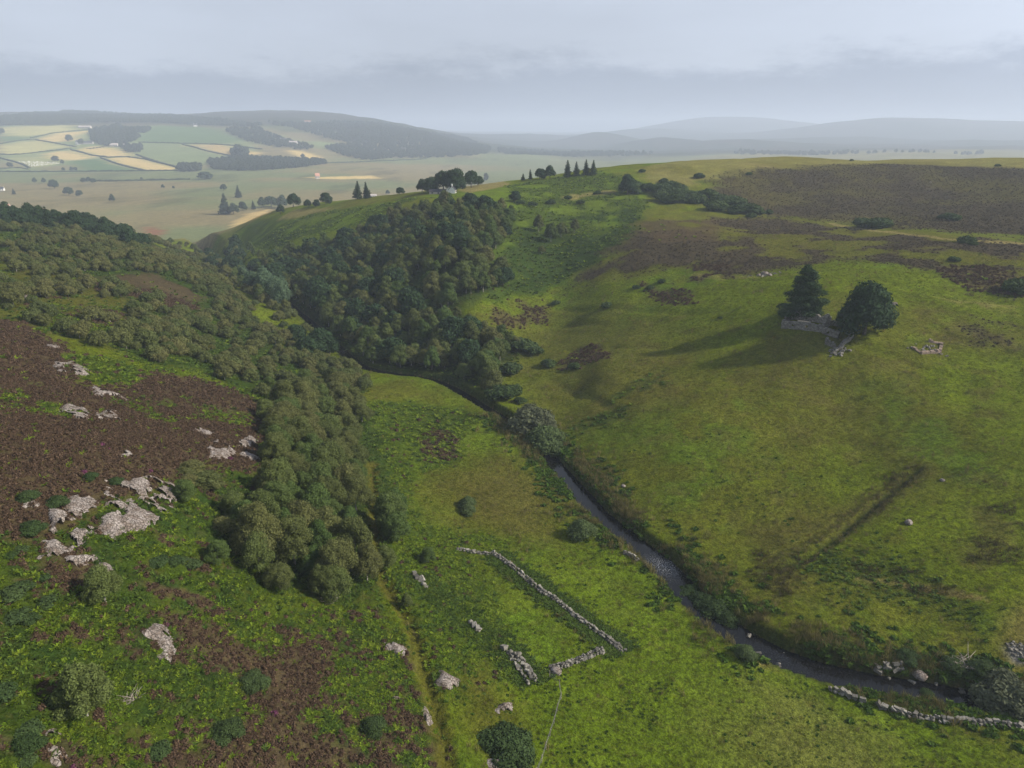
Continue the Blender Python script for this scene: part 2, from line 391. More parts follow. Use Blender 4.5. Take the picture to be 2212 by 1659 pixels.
# rushy ground right of the stream
paint('brown', [(1640,1150),(1700,1130),(1960,1010),(2000,1010),(1990,1030),(1760,1200),(1700,1290),(1650,1270)], 3, 3, .6)
paint('dkbracken', [(1740,1215),(1900,1190),(1990,1230),(2110,1300),(2110,1340),(1960,1290),(1800,1270)], 5, 4, .5)
paint('brown', [(2030,1020),(2110,1015),(2150,1045),(2080,1050),(2212,1120),(2212,1230),(2080,1220),(2060,1180),(2120,1150)], 3, 4, .6, mosaic=(6, .47, .06, 43))
line('wood', None, .9, .5, .7, DITCH_PTS)
line('tan', [(1845,1250),(1900,1253),(1960,1262),(2000,1268),(2060,1275),(2130,1295)], .5, .4, .6)
line('soil', [(1940,1262),(1990,1272),(2050,1282),(2110,1292)], .5, .4, .5)
paint('soil', [(2150,1330),(2212,1310),(2260,1360),(2260,1440),(2160,1420)], 3, 3, .45)
paint('gravel', [(2166,1392),(2185,1384),(2240,1396),(2240,1425),(2190,1418)], .6, 1.2, .95)
# meadow by the stream
paint('lush', [(800,820),(900,812),(990,860),(1100,930),(1190,1020),(1260,1110),(1330,1170),(1450,1270),(1600,1400),(1720,1450),(1900,1500),(2100,1600),(2240,1640),(1400,1700),(1000,1680),(960,1500),(870,1350),(830,1180),(870,1080),(820,920)], 4, 4, .45)
paint('olive', [(780,830),(880,818),(960,850),(970,880),(880,865),(800,870)], 4, 4, .7)
paint('olive', [(930,1010),(1100,985),(1200,1030),(1260,1100),(1210,1165),(1060,1150),(960,1120),(920,1060)], 6, 4, .7)
paint('brown', [(960,1040),(1080,1000),(1170,1050),(1210,1130),(1150,1160),(1000,1110)], 6, 4, .5)
paint('bracken', [(800,880),(860,868),(1010,885),(1060,905),(1010,930),(1000,990),(930,1010),(880,960),(830,920)], 2.5, 4, .9)
paint('heather', [(900,950),(950,925),(1000,945),(985,985),(930,990)], 1.5, 3, .75, mosaic=(4, .42, .08, 47))
paint('bracken', [(815,900),(850,920),(900,1020),(910,1130),(980,1150),(1090,1170),(1060,1190),(980,1190),(1060,1260),(1100,1330),(1150,1440),(1100,1480),(1000,1500),(960,1480),(880,1330),(830,1240),(870,1150),(880,1080),(820,960)], 2, 3, .85)
paint('olive', [(1000,1440),(1060,1420),(1110,1500),(1150,1560),(1120,1640),(1040,1659),(990,1600)], 3, 3, .7)
paint('tan', [(1560,1560),(1660,1540),(1900,1640),(1950,1720),(1650,1720)], 9, 4, .42)
paint('tan', [(1640,1480),(1800,1560),(1900,1600),(1820,1600),(1660,1520)], 6, 4, .3)
paint('soil', [(1570,1395),(1640,1425),(1680,1440),(1640,1440),(1580,1415)], .8, 1.2, .6)
# left hillside: heather and bracken
HEA = [(-60,690),(60,700),(130,740),(165,790),(140,830),(250,835),(330,800),(430,815),(520,845),(590,885),(600,940),(590,1010),(500,1010),(430,990),(390,1030),(340,1070),(230,1130),(110,1180),(-60,1200)]
paint('heather', HEA, 3, 4, 1.0, n=2)
LOW = [(-60,1190),(110,1170),(230,1130),(340,1075),(400,1000),(480,1000),(560,1030),(500,1150),(560,1310),(720,1330),(830,1310),(905,1440),(960,1659),(980,1800),(-60,1800)]
paint('bracken', LOW, 2, 3, .95, n=2)
paint('dkbracken', LOW, 3, 4, .5, mosaic=(7, .52, .08, 52), n=2)
paint('bracken', [(140,770),(220,770),(330,810),(300,835),(190,825),(150,800)], 2, 4, .95)
paint('bracken', [(-20,835),(80,830),(160,860),(200,920),(100,900),(-20,880)], 2, 4, .75, mosaic=(6, .42, .08, 54))
paint('bracken', [(300,870),(430,870),(560,890),(540,915),(400,900),(320,900)], 2, 5, .75, mosaic=(6, .45, .08, 55))
paint('bracken', [(430,820),(560,860),(620,900),(600,870),(520,835)], 2, 4, .8)
paint('heather', LOW, 1.2, 2, .9, mosaic=(3.2, .61, .05, 58), n=2)
paint('dkbracken', LOW, 1.2, 2, .9, mosaic=(2.2, .60, .05, 158), n=2)
paint('heather', [(320,1335),(420,1345),(530,1415),(640,1390),(720,1360),(770,1390),(730,1450),(680,1480),(740,1530),(860,1500),(930,1570),(975,1700),(560,1720),(440,1640),(480,1560),(560,1540),(500,1480),(400,1410)], 1.5, 3, .95, mosaic=(5, .40, .07, 57), n=2)
paint('heather', [(100,1210),(190,1190),(230,1240),(180,1270),(100,1280)], 1.2, 2, .8)
paint('heather', [(0,1500),(200,1560),(400,1560),(560,1640),(400,1720),(0,1720)], 3, 4, .6, mosaic=(4, .56, .05, 59))
paint('bracken', [(700,1450),(800,1440),(860,1490),(800,1540),(720,1520)], 1.5, 2, .85)
# track beside the thicket
TRACK = ground([(803,1000),(808,1120),(818,1230),(850,1290),(890,1350),(912,1430),(930,1500),(952,1580),(975,1680),(985,1760)])[:, :2]
line('olive', None, 1.7, .6, .85, TRACK)
# the farms beyond
F = lambda cls, p, amt=.95: paint(cls, c1(p), 6, 5, amt, n=2)
F('fpale', [(0,300),(620,300),(820,335),(1250,300),(1740,310),(2080,430),(2212,540),(1960,560),(1500,690),(0,690)], .9)
F('goldg', [(0,310),(590,300),(600,345),(270,395),(80,390),(0,345)])
F('fgreen', [(0,390),(80,385),(260,405),(170,425),(0,450)])
F('gold', [(270,412),(600,352),(810,338),(640,400),(560,440),(450,440)])
F('goldg', [(0,470),(180,430),(420,440),(600,480),(340,520),(140,545),(0,540)])
F('gold', [(330,535),(580,510),(830,570),(590,595),(480,580)])
F('gold', [(610,505),(800,470),(1000,500),(1150,560),(860,568)])
F('gold', [(890,577),(1140,566),(1500,655),(1480,680),(1250,680),(1000,625)])
F('fgreen', [(570,605),(850,575),(990,630),(1200,685),(700,685)])
F('fgreen', [(1140,385),(1300,305),(1740,312),(2060,430),(1850,452),(1180,436)], .75)
F('gold', [(1545,458),(1860,462),(2212,540),(1960,558)], .9)
F('soil', [(1545,458),(1860,462),(2212,540),(1960,558)], .3)
F('plain', [(0,585),(160,612),(200,670),(0,645)]); F('plain', [(340,650),(600,630),(700,670),(350,680)])
F('goldg', [(50,580),(280,550),(540,620),(250,655),(180,615)], .5)
F('gold', [(2414,500),(2540,515),(2724,570),(2670,580),(2550,575)]); F('gold', [(2090,508),(2210,530),(2100,545)])
F('fpale', [(2130,360),(2400,385),(2270,440),(2150,400)]); F('fpale', [(2610,430),(2810,440),(2920,475),(2670,470)])
F('gold', [(2560,737),(3130,722),(3220,746),(2770,752)], .9)
F('goldg', [(3750,420),(4000,450),(4020,470),(3850,450)], .8)
paint('redsoil', c1([(1210,1170),(1270,1148),(1400,1185),(1330,1245),(1220,1210)]), 2, 2, .9)

# ditch on the right, carved; rock pavement bumps come with the outcrops
DITCH = smooth_line(DITCH_PTS, 2.0, 2)
bb = (XX > 20) & (XX < 130) & (YY > 70) & (YY < 190)
dd, _ = seg_dist(XX[bb], YY[bb], DITCH)
z = ZZ[bb]; z -= .7 * (1 - sstep(.2, 1.2, dd)); ZZ[bb] = z
bb = (XX > -60) & (XX < 20) & (YY > 20) & (YY < 150)
dd, _ = seg_dist(XX[bb], YY[bb], TRACK)
z = ZZ[bb]; z -= 1.0 * (1 - sstep(.35, 1.3, dd)); ZZ[bb] = z
TERR = smooth_line(ground([(1795,715),(1840,735),(1900,765),(1960,780),(2040,810),(2110,830)])[:, :2], 2, 2)
for px in ([(1560,598),(1640,605),(1720,600),(1800,592),(1900,600),(2010,640),(2212,655)], [(1180,655),(1290,668),(1420,672),(1510,678),(1580,670)], [(1795,720),(1860,745),(1960,785),(2040,812),(2110,830)],
           [(1180,815),(1280,860),(1350,905)], [(1990,690),(2080,740),(2212,770)], [(1030,690),(1180,690),(1300,700)], [(1230,760),(1450,755),(1640,735)]):
    tl = smooth_line(ground(px)[:, :2], 2, 2)
    bb = (XX > tl[:, 0].min() - 8) & (XX < tl[:, 0].max() + 8) & (YY > tl[:, 1].min() - 8) & (YY < tl[:, 1].max() + 8)
    dd, _ = seg_dist(XX[bb], YY[bb], tl)
    z = ZZ[bb]; z -= .42 * np.exp(-((dd) / 1.5) ** 2) - .18 * np.exp(-((dd - 3.2) / 1.8) ** 2); ZZ[bb] = z
# dark band along the stream banks, soil on the bed
bk = (1 - sstep(.9, 2.2, RD - HW)) * (RD < 60)
blend('wood', (.8 * bk * (RD > HW - .3)).astype(np.float32)); blend('soil', (.9 * (RD < HW)).astype(np.float32))

colr = np.zeros(XX.shape + (3,))
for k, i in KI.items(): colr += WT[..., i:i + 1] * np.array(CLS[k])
colr *= (.82 + .36 * fbm(XX, YY, 5.0, 301, 4, .6))[..., None]

# ------------------------------------------------------------------ mesh and material helpers
def tag(o, label=None, cat=None, group=None, kind=None):
    if label: o["label"] = label
    if cat: o["category"] = cat
    if group: o["group"] = group
    if kind: o["kind"] = kind
    return o
def quads_mesh(name, v, q, mat=None, smooth=False, tint=None):
    me = bpy.data.meshes.new(name); v = np.asarray(v, np.float32); q = np.asarray(q)
    k = q.shape[1]
    me.vertices.add(len(v)); me.vertices.foreach_set('co', v.ravel())
    me.loops.add(q.size); me.loops.foreach_set('vertex_index', q.ravel().astype(np.int32))
    me.polygons.add(len(q)); me.polygons.foreach_set('loop_start', np.arange(0, q.size, k, dtype=np.int32))
    me.update(calc_edges=True)
    if smooth: me.polygons.foreach_set('use_smooth', np.ones(len(q), bool))
    if tint is not None:
        at = me.attributes.new('tint', 'FLOAT', 'POINT'); at.data.foreach_set('value', np.asarray(tint, np.float32))
    if mat: me.materials.append(mat)
    return me
def link(name, me, parent=None):
    o = bpy.data.objects.new(name, me); COL.objects.link(o)
    if parent: o.parent = parent
    return o
def empty(name, loc=(0, 0, 0), rz=0):
    o = bpy.data.objects.new(name, None); COL.objects.link(o)
    o.location = loc; o.rotation_euler = (0, 0, rz); o.empty_display_size = .3
    return o
class MB:
    """collects polygons for one mesh"""
    def __init__(s): s.v = []; s.f = []; s.t = []
    def add(s, v, f, t=.5):
        b = len(s.v); s.v += [tuple(p) for p in v]; s.f += [tuple(b + i for i in q) for q in f]; s.t += [t] * len(v)
    def box(s, c, size, rot=0.0, jit=0.0, t=.5):
        hx, hy, h = size[0] / 2, size[1] / 2, size[2] / 2
        ca, sa = math.cos(rot), math.sin(rot); vs_ = []
        for sx, sy, sz in ((-1,-1,-1),(1,-1,-1),(1,1,-1),(-1,1,-1),(-1,-1,1),(1,-1,1),(1,1,1),(-1,1,1)):
            x = sx * hx * (1 + random.uniform(-jit, jit)); y = sy * hy * (1 + random.uniform(-jit, jit)); z_ = sz * h * (1 + random.uniform(-jit, jit))
            vs_.append((c[0] + ca * x - sa * y, c[1] + sa * x + ca * y, c[2] + z_))
        s.add(vs_, [(3,2,1,0),(4,5,6,7),(0,1,5,4),(1,2,6,5),(2,3,7,6),(3,0,4,7)], t)
    def tube(s, pts, rad, n=6, t=.5):
        pts = [np.array(p, float) for p in pts]; rings = []
        for i, p in enumerate(pts):
            d = pts[min(i + 1, len(pts) - 1)] - pts[max(i - 1, 0)]; d = d / (np.linalg.norm(d) + 1e-9)
            u = np.cross(d, [0.3, 1, 0.2] if abs(d[2]) > .8 else [0, 0, 1]); u /= np.linalg.norm(u) + 1e-9; w = np.cross(d, u)
            rings.append([p + rad[i] * (math.cos(2 * math.pi * k / n) * u + math.sin(2 * math.pi * k / n) * w) for k in range(n)])
        v = [q for r in rings for q in r]; f = []
        for i in range(len(pts) - 1):
            for k in range(n): f.append((i * n + k, i * n + (k + 1) % n, (i + 1) * n + (k + 1) % n, (i + 1) * n + k))
        f.append(tuple(range(n))[::-1]); f.append(tuple((len(pts) - 1) * n + k for k in range(n)))
        s.add(v, f, t)
    def mesh(s, name, mat, smooth=False):
        me = bpy.data.meshes.new(name); me.from_pydata(s.v, [], s.f); me.update()
        at = me.attributes.new('tint', 'FLOAT', 'POINT'); at.data.foreach_set('value', np.asarray(s.t, np.float32))
        if smooth: me.polygons.foreach_set('use_smooth', np.ones(len(me.polygons), bool))
        me.materials.append(mat); return me
    def build(s, name, mat, parent=None, smooth=False):
        return link(name, s.mesh(name, mat, smooth), parent)

def newmat(name):
    m = bpy.data.materials.new(name); m.use_nodes = True
    nt = m.node_tree
    for n in list(nt.nodes): nt.nodes.remove(n)
    out = nt.nodes.new('ShaderNodeOutputMaterial')
    def N(t, **k):
        n = nt.nodes.new(t)
        for a, b in k.items(): setattr(n, a, b)
        return n
    def L(a, b): nt.links.new(a, b)
    return m, N, L, out
def mixrgb(N, L, a, b, f, mode='MIX'):
    n = N('ShaderNodeMix', data_type='RGBA', blend_type=mode)
    for i, v in ((6, a), (7, b)):
        if isinstance(v, tuple): n.inputs[i].default_value = (*v, 1) if len(v) == 3 else v
        else: L(v, n.inputs[i])
    if isinstance(f, (int, float)): n.inputs[0].default_value = f
    else: L(f, n.inputs[0])
    return n.outputs[2]
def mth(N, L, op, a, b=None, clamp=False):
    n = N('ShaderNodeMath', operation=op, use_clamp=clamp)
    for i, v in enumerate((a, b)):
        if v is None: continue
        if isinstance(v, (int, float)): n.inputs[i].default_value = v
        else: L(v, n.inputs[i])
    return n.outputs[0]
def noise(N, L, scale, detail=4, rough=.55, vec=None):
    n = N('ShaderNodeTexNoise'); n.inputs['Scale'].default_value = scale; n.inputs['Detail'].default_value = detail; n.inputs['Roughness'].default_value = rough
    if vec: L(vec, n.inputs['Vector'])
    return n.outputs[0]
def rng_map(N, L, v, a, b, c, d):
    n = N('ShaderNodeMapRange'); L(v, n.inputs[0])
    for i, k in enumerate((a, b, c, d)): n.inputs[i + 1].default_value = k
    return n.outputs[0]

# ground material: cover colour, broken up by fine turf noise, with turf relief
def ground_mat():
    m, N, L, out = newmat('ground')
    at = N('ShaderNodeAttribute', attribute_name='cover')
    geo = N('ShaderNodeNewGeometry'); P_ = geo.outputs['Position']
    a = noise(N, L, .9, 5, .65, P_); b = noise(N, L, 3.2, 4, .7, P_); c = noise(N, L, .13, 5, .6, P_)
    s = mth(N, L, 'MULTIPLY', rng_map(N, L, a, .3, .7, .70, 1.30), rng_map(N, L, b, .3, .7, .55, 1.45))
    s = mth(N, L, 'MULTIPLY', s, rng_map(N, L, c, .3, .7, .84, 1.16))
    col = N('ShaderNodeVectorMath', operation='SCALE'); L(at.outputs['Color'], col.inputs[0]); L(s, col.inputs[3])
    warm = mixrgb(N, L, col.outputs[0], (.16, .12, .035), rng_map(N, L, noise(N, L, .5, 6, .7, P_), .52, .8, 0, .38))
    p = N('ShaderNodeBsdfPrincipled'); L(warm, p.inputs['Base Color']); p.inputs['Roughness'].default_value = 1.0; p.inputs['Specular IOR Level'].default_value = 0.0
    bp = N('ShaderNodeBump'); bp.inputs['Strength'].default_value = 1.0; bp.inputs['Distance'].default_value = .8
    L(mth(N, L, 'ADD', mth(N, L, 'MULTIPLY', a, .8), mth(N, L, 'MULTIPLY', b, .35)), bp.inputs['Height']); L(bp.outputs[0], p.inputs['Normal'])
    L(p.outputs[0], out.inputs[0]); return m
ny, nx = XX.shape
idx = np.arange(ny * nx).reshape(ny, nx)
tq = np.stack([idx[:-1, :-1], idx[:-1, 1:], idx[1:, 1:], idx[1:, :-1]], -1).reshape(-1, 4)
tme = quads_mesh('terrain', np.stack([XX, YY, ZZ], -1).reshape(-1, 3), tq, ground_mat(), True)
ca = tme.attributes.new('cover', 'FLOAT_COLOR', 'POINT')
ca.data.foreach_set('color', np.concatenate([colr, np.ones(colr.shape[:2] + (1,))], -1).astype(np.float32).ravel())
terrain = tag(link('terrain', tme), 'rolling moorland, pasture and valley floor', None, None, 'structure')

# stream: one sheet of dark peaty water between its banks
def water_mat():
    m, N, L, out = newmat('stream_water')
    geo = N('ShaderNodeNewGeometry'); P_ = geo.outputs['Position']
    foam = N('ShaderNodeAttribute', attribute_name='foam')
    w = noise(N, L, 1.3, 4, .6, P_); w2 = noise(N, L, 4.5, 3, .6, P_)
    f = mth(N, L, 'MULTIPLY', foam.outputs['Fac'], rng_map(N, L, w2, .52, .66, 0, .7), True)
    p = N('ShaderNodeBsdfPrincipled')
    L(mixrgb(N, L, (.005, .005, .006), (.55, .57, .6), f), p.inputs['Base Color'])
    L(mth(N, L, 'MULTIPLY_ADD', f, .5) if False else mth(N, L, 'ADD', mth(N, L, 'MULTIPLY', f, .5), .05), p.inputs['Roughness'])
    p.inputs['IOR'].default_value = 1.33; p.inputs['Specular IOR Level'].default_value = .42
    bp = N('ShaderNodeBump'); bp.inputs['Strength'].default_value = .10; bp.inputs['Distance'].default_value = .05
    hgt = mth(N, L, 'ADD', w, mth(N, L, 'MULTIPLY', w2, foam.outputs['Fac']))
    L(hgt, bp.inputs['Height']); L(bp.outputs[0], p.inputs['Normal'])
    L(p.outputs[0], out.inputs[0]); return m
rl = smooth_line(RIVER, 1.5)
tg = np.gradient(rl, axis=0); tg /= np.linalg.norm(tg, axis=1, keepdims=True); nm = np.stack([-tg[:, 1], tg[:, 0]], -1)
wv = []
for k in (-4.0, -2.0, 0, 2.0, 4.0): wv.append(np.hstack([rl + nm * k, wz(rl[:, 1])[:, None]]))
wv = np.stack(wv, 1); ri = np.arange(len(rl) * 5).reshape(-1, 5)
wq = np.stack([ri[:-1, :-1], ri[:-1, 1:], ri[1:, 1:], ri[1:, :-1]], -1).reshape(-1, 4)
wme = quads_mesh('stream', wv.reshape(-1, 3), wq, water_mat(), True)
RAP = at_z(1436, 1222, 0)[:2]; RAP2 = at_z(1720, 1440, 0)[:2]
fo = np.exp(-(np.hypot(wv[..., 0] - RAP[0], wv[..., 1] - RAP[1]) / 3.0) ** 2) + .05 * np.exp(-(np.hypot(wv[..., 0] - RAP2[0], wv[..., 1] - RAP2[1]) / 9.0) ** 2)
fa = wme.attributes.new('foam', 'FLOAT', 'POINT'); fa.data.foreach_set('value', fo.astype(np.float32).ravel())
tag(link('stream', wme), 'dark peaty stream winding between grassy banks', None, None, 'structure')

# ------------------------------------------------------------------ foliage
def leaf_mat(name, ca_, cb_, trans=.28, var=.55, rough=.75):
    m, N, L, out = newmat(name)
    at = N('ShaderNodeAttribute', attribute_name='tint'); oi = N('ShaderNodeObjectInfo')
    c = mixrgb(N, L, ca_, cb_, oi.outputs['Random'])
    s = rng_map(N, L, at.outputs['Fac'], 0, 1, 1 - var, 1 + var)
    col = N('ShaderNodeVectorMath', operation='SCALE'); L(c, col.inputs[0]); L(s, col.inputs[3])
    p = N('ShaderNodeBsdfPrincipled'); L(col.outputs[0], p.inputs['Base Color']); p.inputs['Roughness'].default_value = rough; p.inputs['Specular IOR Level'].default_value = .05
    t = N('ShaderNodeBsdfTranslucent'); L(col.outputs[0], t.inputs['Color'])
    x = N('ShaderNodeMixShader'); x.inputs[0].default_value = trans
    L(p.outputs[0], x.inputs[1]); L(t.outputs[0], x.inputs[2]); L(x.outputs[0], out.inputs[0]); return m
def plain_mat(name, ca_, cb_=None, rough=.9, nscale=3.0, spec=.15, bump=.4, bdist=.1, obj_space=True, rnd=.35):
    m, N, L, out = newmat(name)
    tcn = N('ShaderNodeTexCoord'); oi = N('ShaderNodeObjectInfo')
    v = tcn.outputs['Object'] if obj_space else N('ShaderNodeNewGeometry').outputs['Position']
    n = noise(N, L, nscale, 6, .65, v); n2 = noise(N, L, nscale * 4.3, 4, .6, v)
    c = mixrgb(N, L, ca_, cb_ or tuple(.55 * k for k in ca_), rng_map(N, L, n, .35, .65, 0, 1))
    at = N('ShaderNodeAttribute', attribute_name='tint')
    s = mth(N, L, 'MULTIPLY', rng_map(N, L, n2, .3, .7, .8, 1.2), rng_map(N, L, oi.outputs['Random'], 0, 1, 1 - rnd, 1 + rnd))
    s = mth(N, L, 'MULTIPLY', s, rng_map(N, L, at.outputs['Fac'], 0, 1, .75, 1.25))
    col = N('ShaderNodeVectorMath', operation='SCALE'); L(c, col.inputs[0]); L(s, col.inputs[3])
    p = N('ShaderNodeBsdfPrincipled'); L(col.outputs[0], p.inputs['Base Color']); p.inputs['Roughness'].default_value = rough; p.inputs['Specular IOR Level'].default_value = spec
    if bump:
        b = N('ShaderNodeBump'); b.inputs['Strength'].default_value = bump; b.inputs['Distance'].default_value = bdist
        L(mth(N, L, 'ADD', n, n2), b.inputs['Height']); L(b.outputs[0], p.inputs['Normal'])
    L(p.outputs[0], out.inputs[0]); return m
def rock_mat(name):
    m, N, L, out = newmat(name)
    P_ = N('ShaderNodeNewGeometry').outputs['Position']
    n = noise(N, L, .9, 7, .7, P_); n2 = noise(N, L, 4.0, 6, .7, P_)
    c = mixrgb(N, L, (.36, .315, .29), (.19, .15, .125), rng_map(N, L, n, .42, .60, 0, 1))
    c = mixrgb(N, L, c, (.075, .065, .045), rng_map(N, L, n2, .50, .64, 0, .85))
    vo = N('ShaderNodeTexVoronoi', feature='DISTANCE_TO_EDGE'); vo.inputs['Scale'].default_value = 2.4; L(P_, vo.inputs['Vector'])
    crack = rng_map(N, L, vo.outputs['Distance'], .0, .07, 1, 0)
    c = mixrgb(N, L, c, (.045, .035, .03), mth(N, L, 'MULTIPLY', crack, .6, True))
    p = N('ShaderNodeBsdfPrincipled'); L(c, p.inputs['Base Color']); p.inputs['Roughness'].default_value = .9; p.inputs['Specular IOR Level'].default_value = .1
    b = N('ShaderNodeBump'); b.inputs['Strength'].default_value = 1.0; b.inputs['Distance'].default_value = .3
    L(mth(N, L, 'SUBTRACT', mth(N, L, 'ADD', n, mth(N, L, 'MULTIPLY', n2, .6)), mth(N, L, 'MULTIPLY', crack, .5)), b.inputs['Height']); L(b.outputs[0], p.inputs['Normal'])
    L(p.outputs[0], out.inputs[0]); return m
M = dict(
    birch=leaf_mat('birch_leaf', (0.078, 0.100, 0.030), (0.117, 0.121, 0.043)),
    birch_green=leaf_mat('birch_green_leaf', (0.063, 0.102, 0.028), (0.098, 0.122, 0.037)),
    scrub=leaf_mat('scrub_leaf', (.074, .098, .032), (.126, .126, .046)),
    aspen=leaf_mat('aspen_leaf', (.072, .118, .066), (.084, .126, .070)),
    willow=leaf_mat('willow_leaf', (.075, .105, .040), (.085, .115, .045)),
    greywillow=leaf_mat('grey_willow_leaf', (.088, .100, .058), (.095, .105, .060)),
    oak=leaf_mat('broad_leaf', (.026, .048, .022), (.032, .056, .024), .2),
    gorse=leaf_mat('gorse_leaf', (.036, .060, .020), (.050, .074, .026), .15),
    conifer=leaf_mat('conifer_needle', (.024, .042, .021), (.030, .050, .024), .1),
    farleaf=leaf_mat('far_leaf', (.026, .040, .018), (.042, .054, .026), .15),
    bracken=leaf_mat('bracken_frond', (.100, .165, .014), (.170, .220, .022), .3, .4),
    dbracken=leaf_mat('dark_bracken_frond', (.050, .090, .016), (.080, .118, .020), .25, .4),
    heather=leaf_mat('heather_sprig', (.066, .043, .028), (.092, .060, .039), .1, .5),
    moorheather=leaf_mat('moor_heather_sprig', (.064, .050, .033), (.092, .073, .048), .1, .4),
    purple=leaf_mat('heather_bloom', (.12, .035, .08), (.15, .045, .10), .1, .4),
    grass=leaf_mat('grass_blade', (.080, .100, .014), (.118, .116, .022), .3, .35),
    lush=leaf_mat('lush_grass_blade', (.066, .105, .013), (.100, .125, .018), .3, .35),
    dry=leaf_mat('dry_grass_blade', (.16, .13, .05), (.21, .16, .07), .3, .35),
    rush=leaf_mat('rush_blade', (.125, .120, .042), (.185, .155, .060), .2, .4),
    dock=leaf_mat('dock_leaf', (.046, .090, .012), (.066, .110, .016), .25, .4),
    bark=plain_mat('bark', (.16, .14, .12), (.06, .05, .045), nscale=5),
    birchbark=plain_mat('birch_bark', (.50, .47, .43), (.14, .12, .10), nscale=4),
    deadwood=plain_mat('bleached_wood', (.34, .30, .26), (.20, .17, .14), nscale=5),
    stone=plain_mat('wall_stone', (.25, .235, .205), (.11, .10, .085), nscale=2.2, bump=.6),
    lichen=rock_mat('lichened_rock'),
)

def unit(n, up=0.0):
    d = rng.normal(size=(n, 3)); d[:, 2] += up
    return d / np.linalg.norm(d, axis=1, keepdims=True)
def sprays(P_, Nn, size, elong=1.3):
    """rhombic leaf sprays at points P_ facing Nn"""
    n = len(P_); r = unit(n); u = np.cross(Nn, r); u /= np.linalg.norm(u, axis=1, keepdims=True) + 1e-9; w = np.cross(Nn, u)
    s = np.asarray(size)[:, None]
    v = np.stack([P_ - u * s * elong, P_ - w * s * .62 + Nn * s * .18, P_ + u * s * elong, P_ + w * s * .62 + Nn * s * .18], 1).reshape(-1, 3)
    return v, np.arange(4 * n).reshape(n, 4)
_ico = {}
def ico(sub):
    if sub not in _ico:
        b = bmesh.new(); bmesh.ops.create_icosphere(b, subdivisions=sub, radius=1.0)
        _ico[sub] = (np.array([v.co[:] for v in b.verts]), np.array([[v.index for v in f.verts] for f in b.faces])); b.free()
    return _ico[sub]
def crown_mesh(name, lobes, n, size, mat, core=.72, jit=.5, droop=0.0):
    c = np.array([l[:3] for l in lobes]); r = np.array([l[3:6] if len(l) == 6 else (l[3],) * 3 for l in lobes])
    wgt_ = (r[:, 0] * r[:, 2]); k = rng.choice(len(lobes), n, p=wgt_ / wgt_.sum())
    d = unit(n, .25); rad = np.where(rng.random(n) < .12, rng.uniform(1.1, 1.32, n), rng.uniform(.84, 1.12, n))
    P_ = c[k] + d * r[k] * rad[:, None]
    keep = np.ones(n, bool)
    for j in range(len(lobes)):
        q = (((P_ - c[j]) / r[j]) ** 2).sum(1); keep &= ~((q < .62) & (k != j))
    P_, d, kk = P_[keep], d[keep], k[keep]
    P_[:, 2] -= droop * rng.random(len(P_)) ** 2
    Nn = d + rng.normal(size=d.shape) * jit; Nn /= np.linalg.norm(Nn, axis=1, keepdims=True)
    v, q = sprays(P_, Nn, size * rng.uniform(.6, 1.35, len(P_)))
    lt = rng.random(len(lobes)); tint = np.repeat(.30 + .25 * lt[kk] + .45 * (rng.random(len(P_)) - .5) + .2, 4)
    tris = [q[:, [0, 1, 2]], q[:, [0, 2, 3]]]
    V = [v]; Tt = [tint]; off = len(v)
    iv, it_ = ico(1)
    for j in range(len(lobes)):
        jv = iv * (1 + .25 * (rng.random(len(iv)) - .5))[:, None]
        V.append(c[j] + jv * r[j] * core); tris.append(it_ + off); off += len(iv); Tt.append(np.full(len(iv), .45))
    return quads_mesh(name, np.vstack(V), np.vstack(tris), mat, False, np.concatenate(Tt))
def trunk_mesh(name, h, r, mat, lobes, limbs=5, lean=.3):
    b = MB(); top = np.array([random.uniform(-lean, lean), random.uniform(-lean, lean), h])
    mid = top * .5 + np.array([random.uniform(-.15, .15), random.uniform(-.15, .15), 0])
    b.tube([(0, 0, -.4), (0, 0, .15), mid, top], [r * 1.5, r * 1.1, r * .8, r * .35], 7)
    for l in random.sample(list(lobes), min(limbs, len(lobes))):
        s0 = mid * random.uniform(.6, 1.4); e = np.array(l[:3])
        b.tube([s0, (s0 + e) * .5 + np.array([0, 0, .15 * h * .3]), e], [r * .5, r * .32, r * .12], 5)
    return b.mesh(name, mat, True)
def lobes_dome(R, H, z0, n, rl, squash=.85):
    """lobes filling a domed crown of radius R from z0 up to H"""
    L_ = []
    for i in range(n):
        a = i * 2.39996 + random.uniform(-.4, .4); t = (i + .5) / n
        rr_ = R * math.sqrt(t) * .72; z = z0 + (H - z0 - rl) * (1 - .75 * t) * random.uniform(.75, 1.0) + rl * .35
        k = rl * random.uniform(.75, 1.25)
        L_.append((math.cos(a) * rr_, math.sin(a) * rr_, z, k, k, k * squash * random.uniform(.85, 1.15)))
    return L_
def kind_tree(name, R, H, z0, n, rl, leaves, size, leafm, barkm, tr=.16, droop=.0, core=.72, squash=.85):
    lb = lobes_dome(R, H, z0, n, rl, squash)
    return (trunk_mesh(name + '_trunk', H * .62, tr, barkm, lb), crown_mesh(name + '_crown', lb, leaves, size, leafm, core, droop=droop))
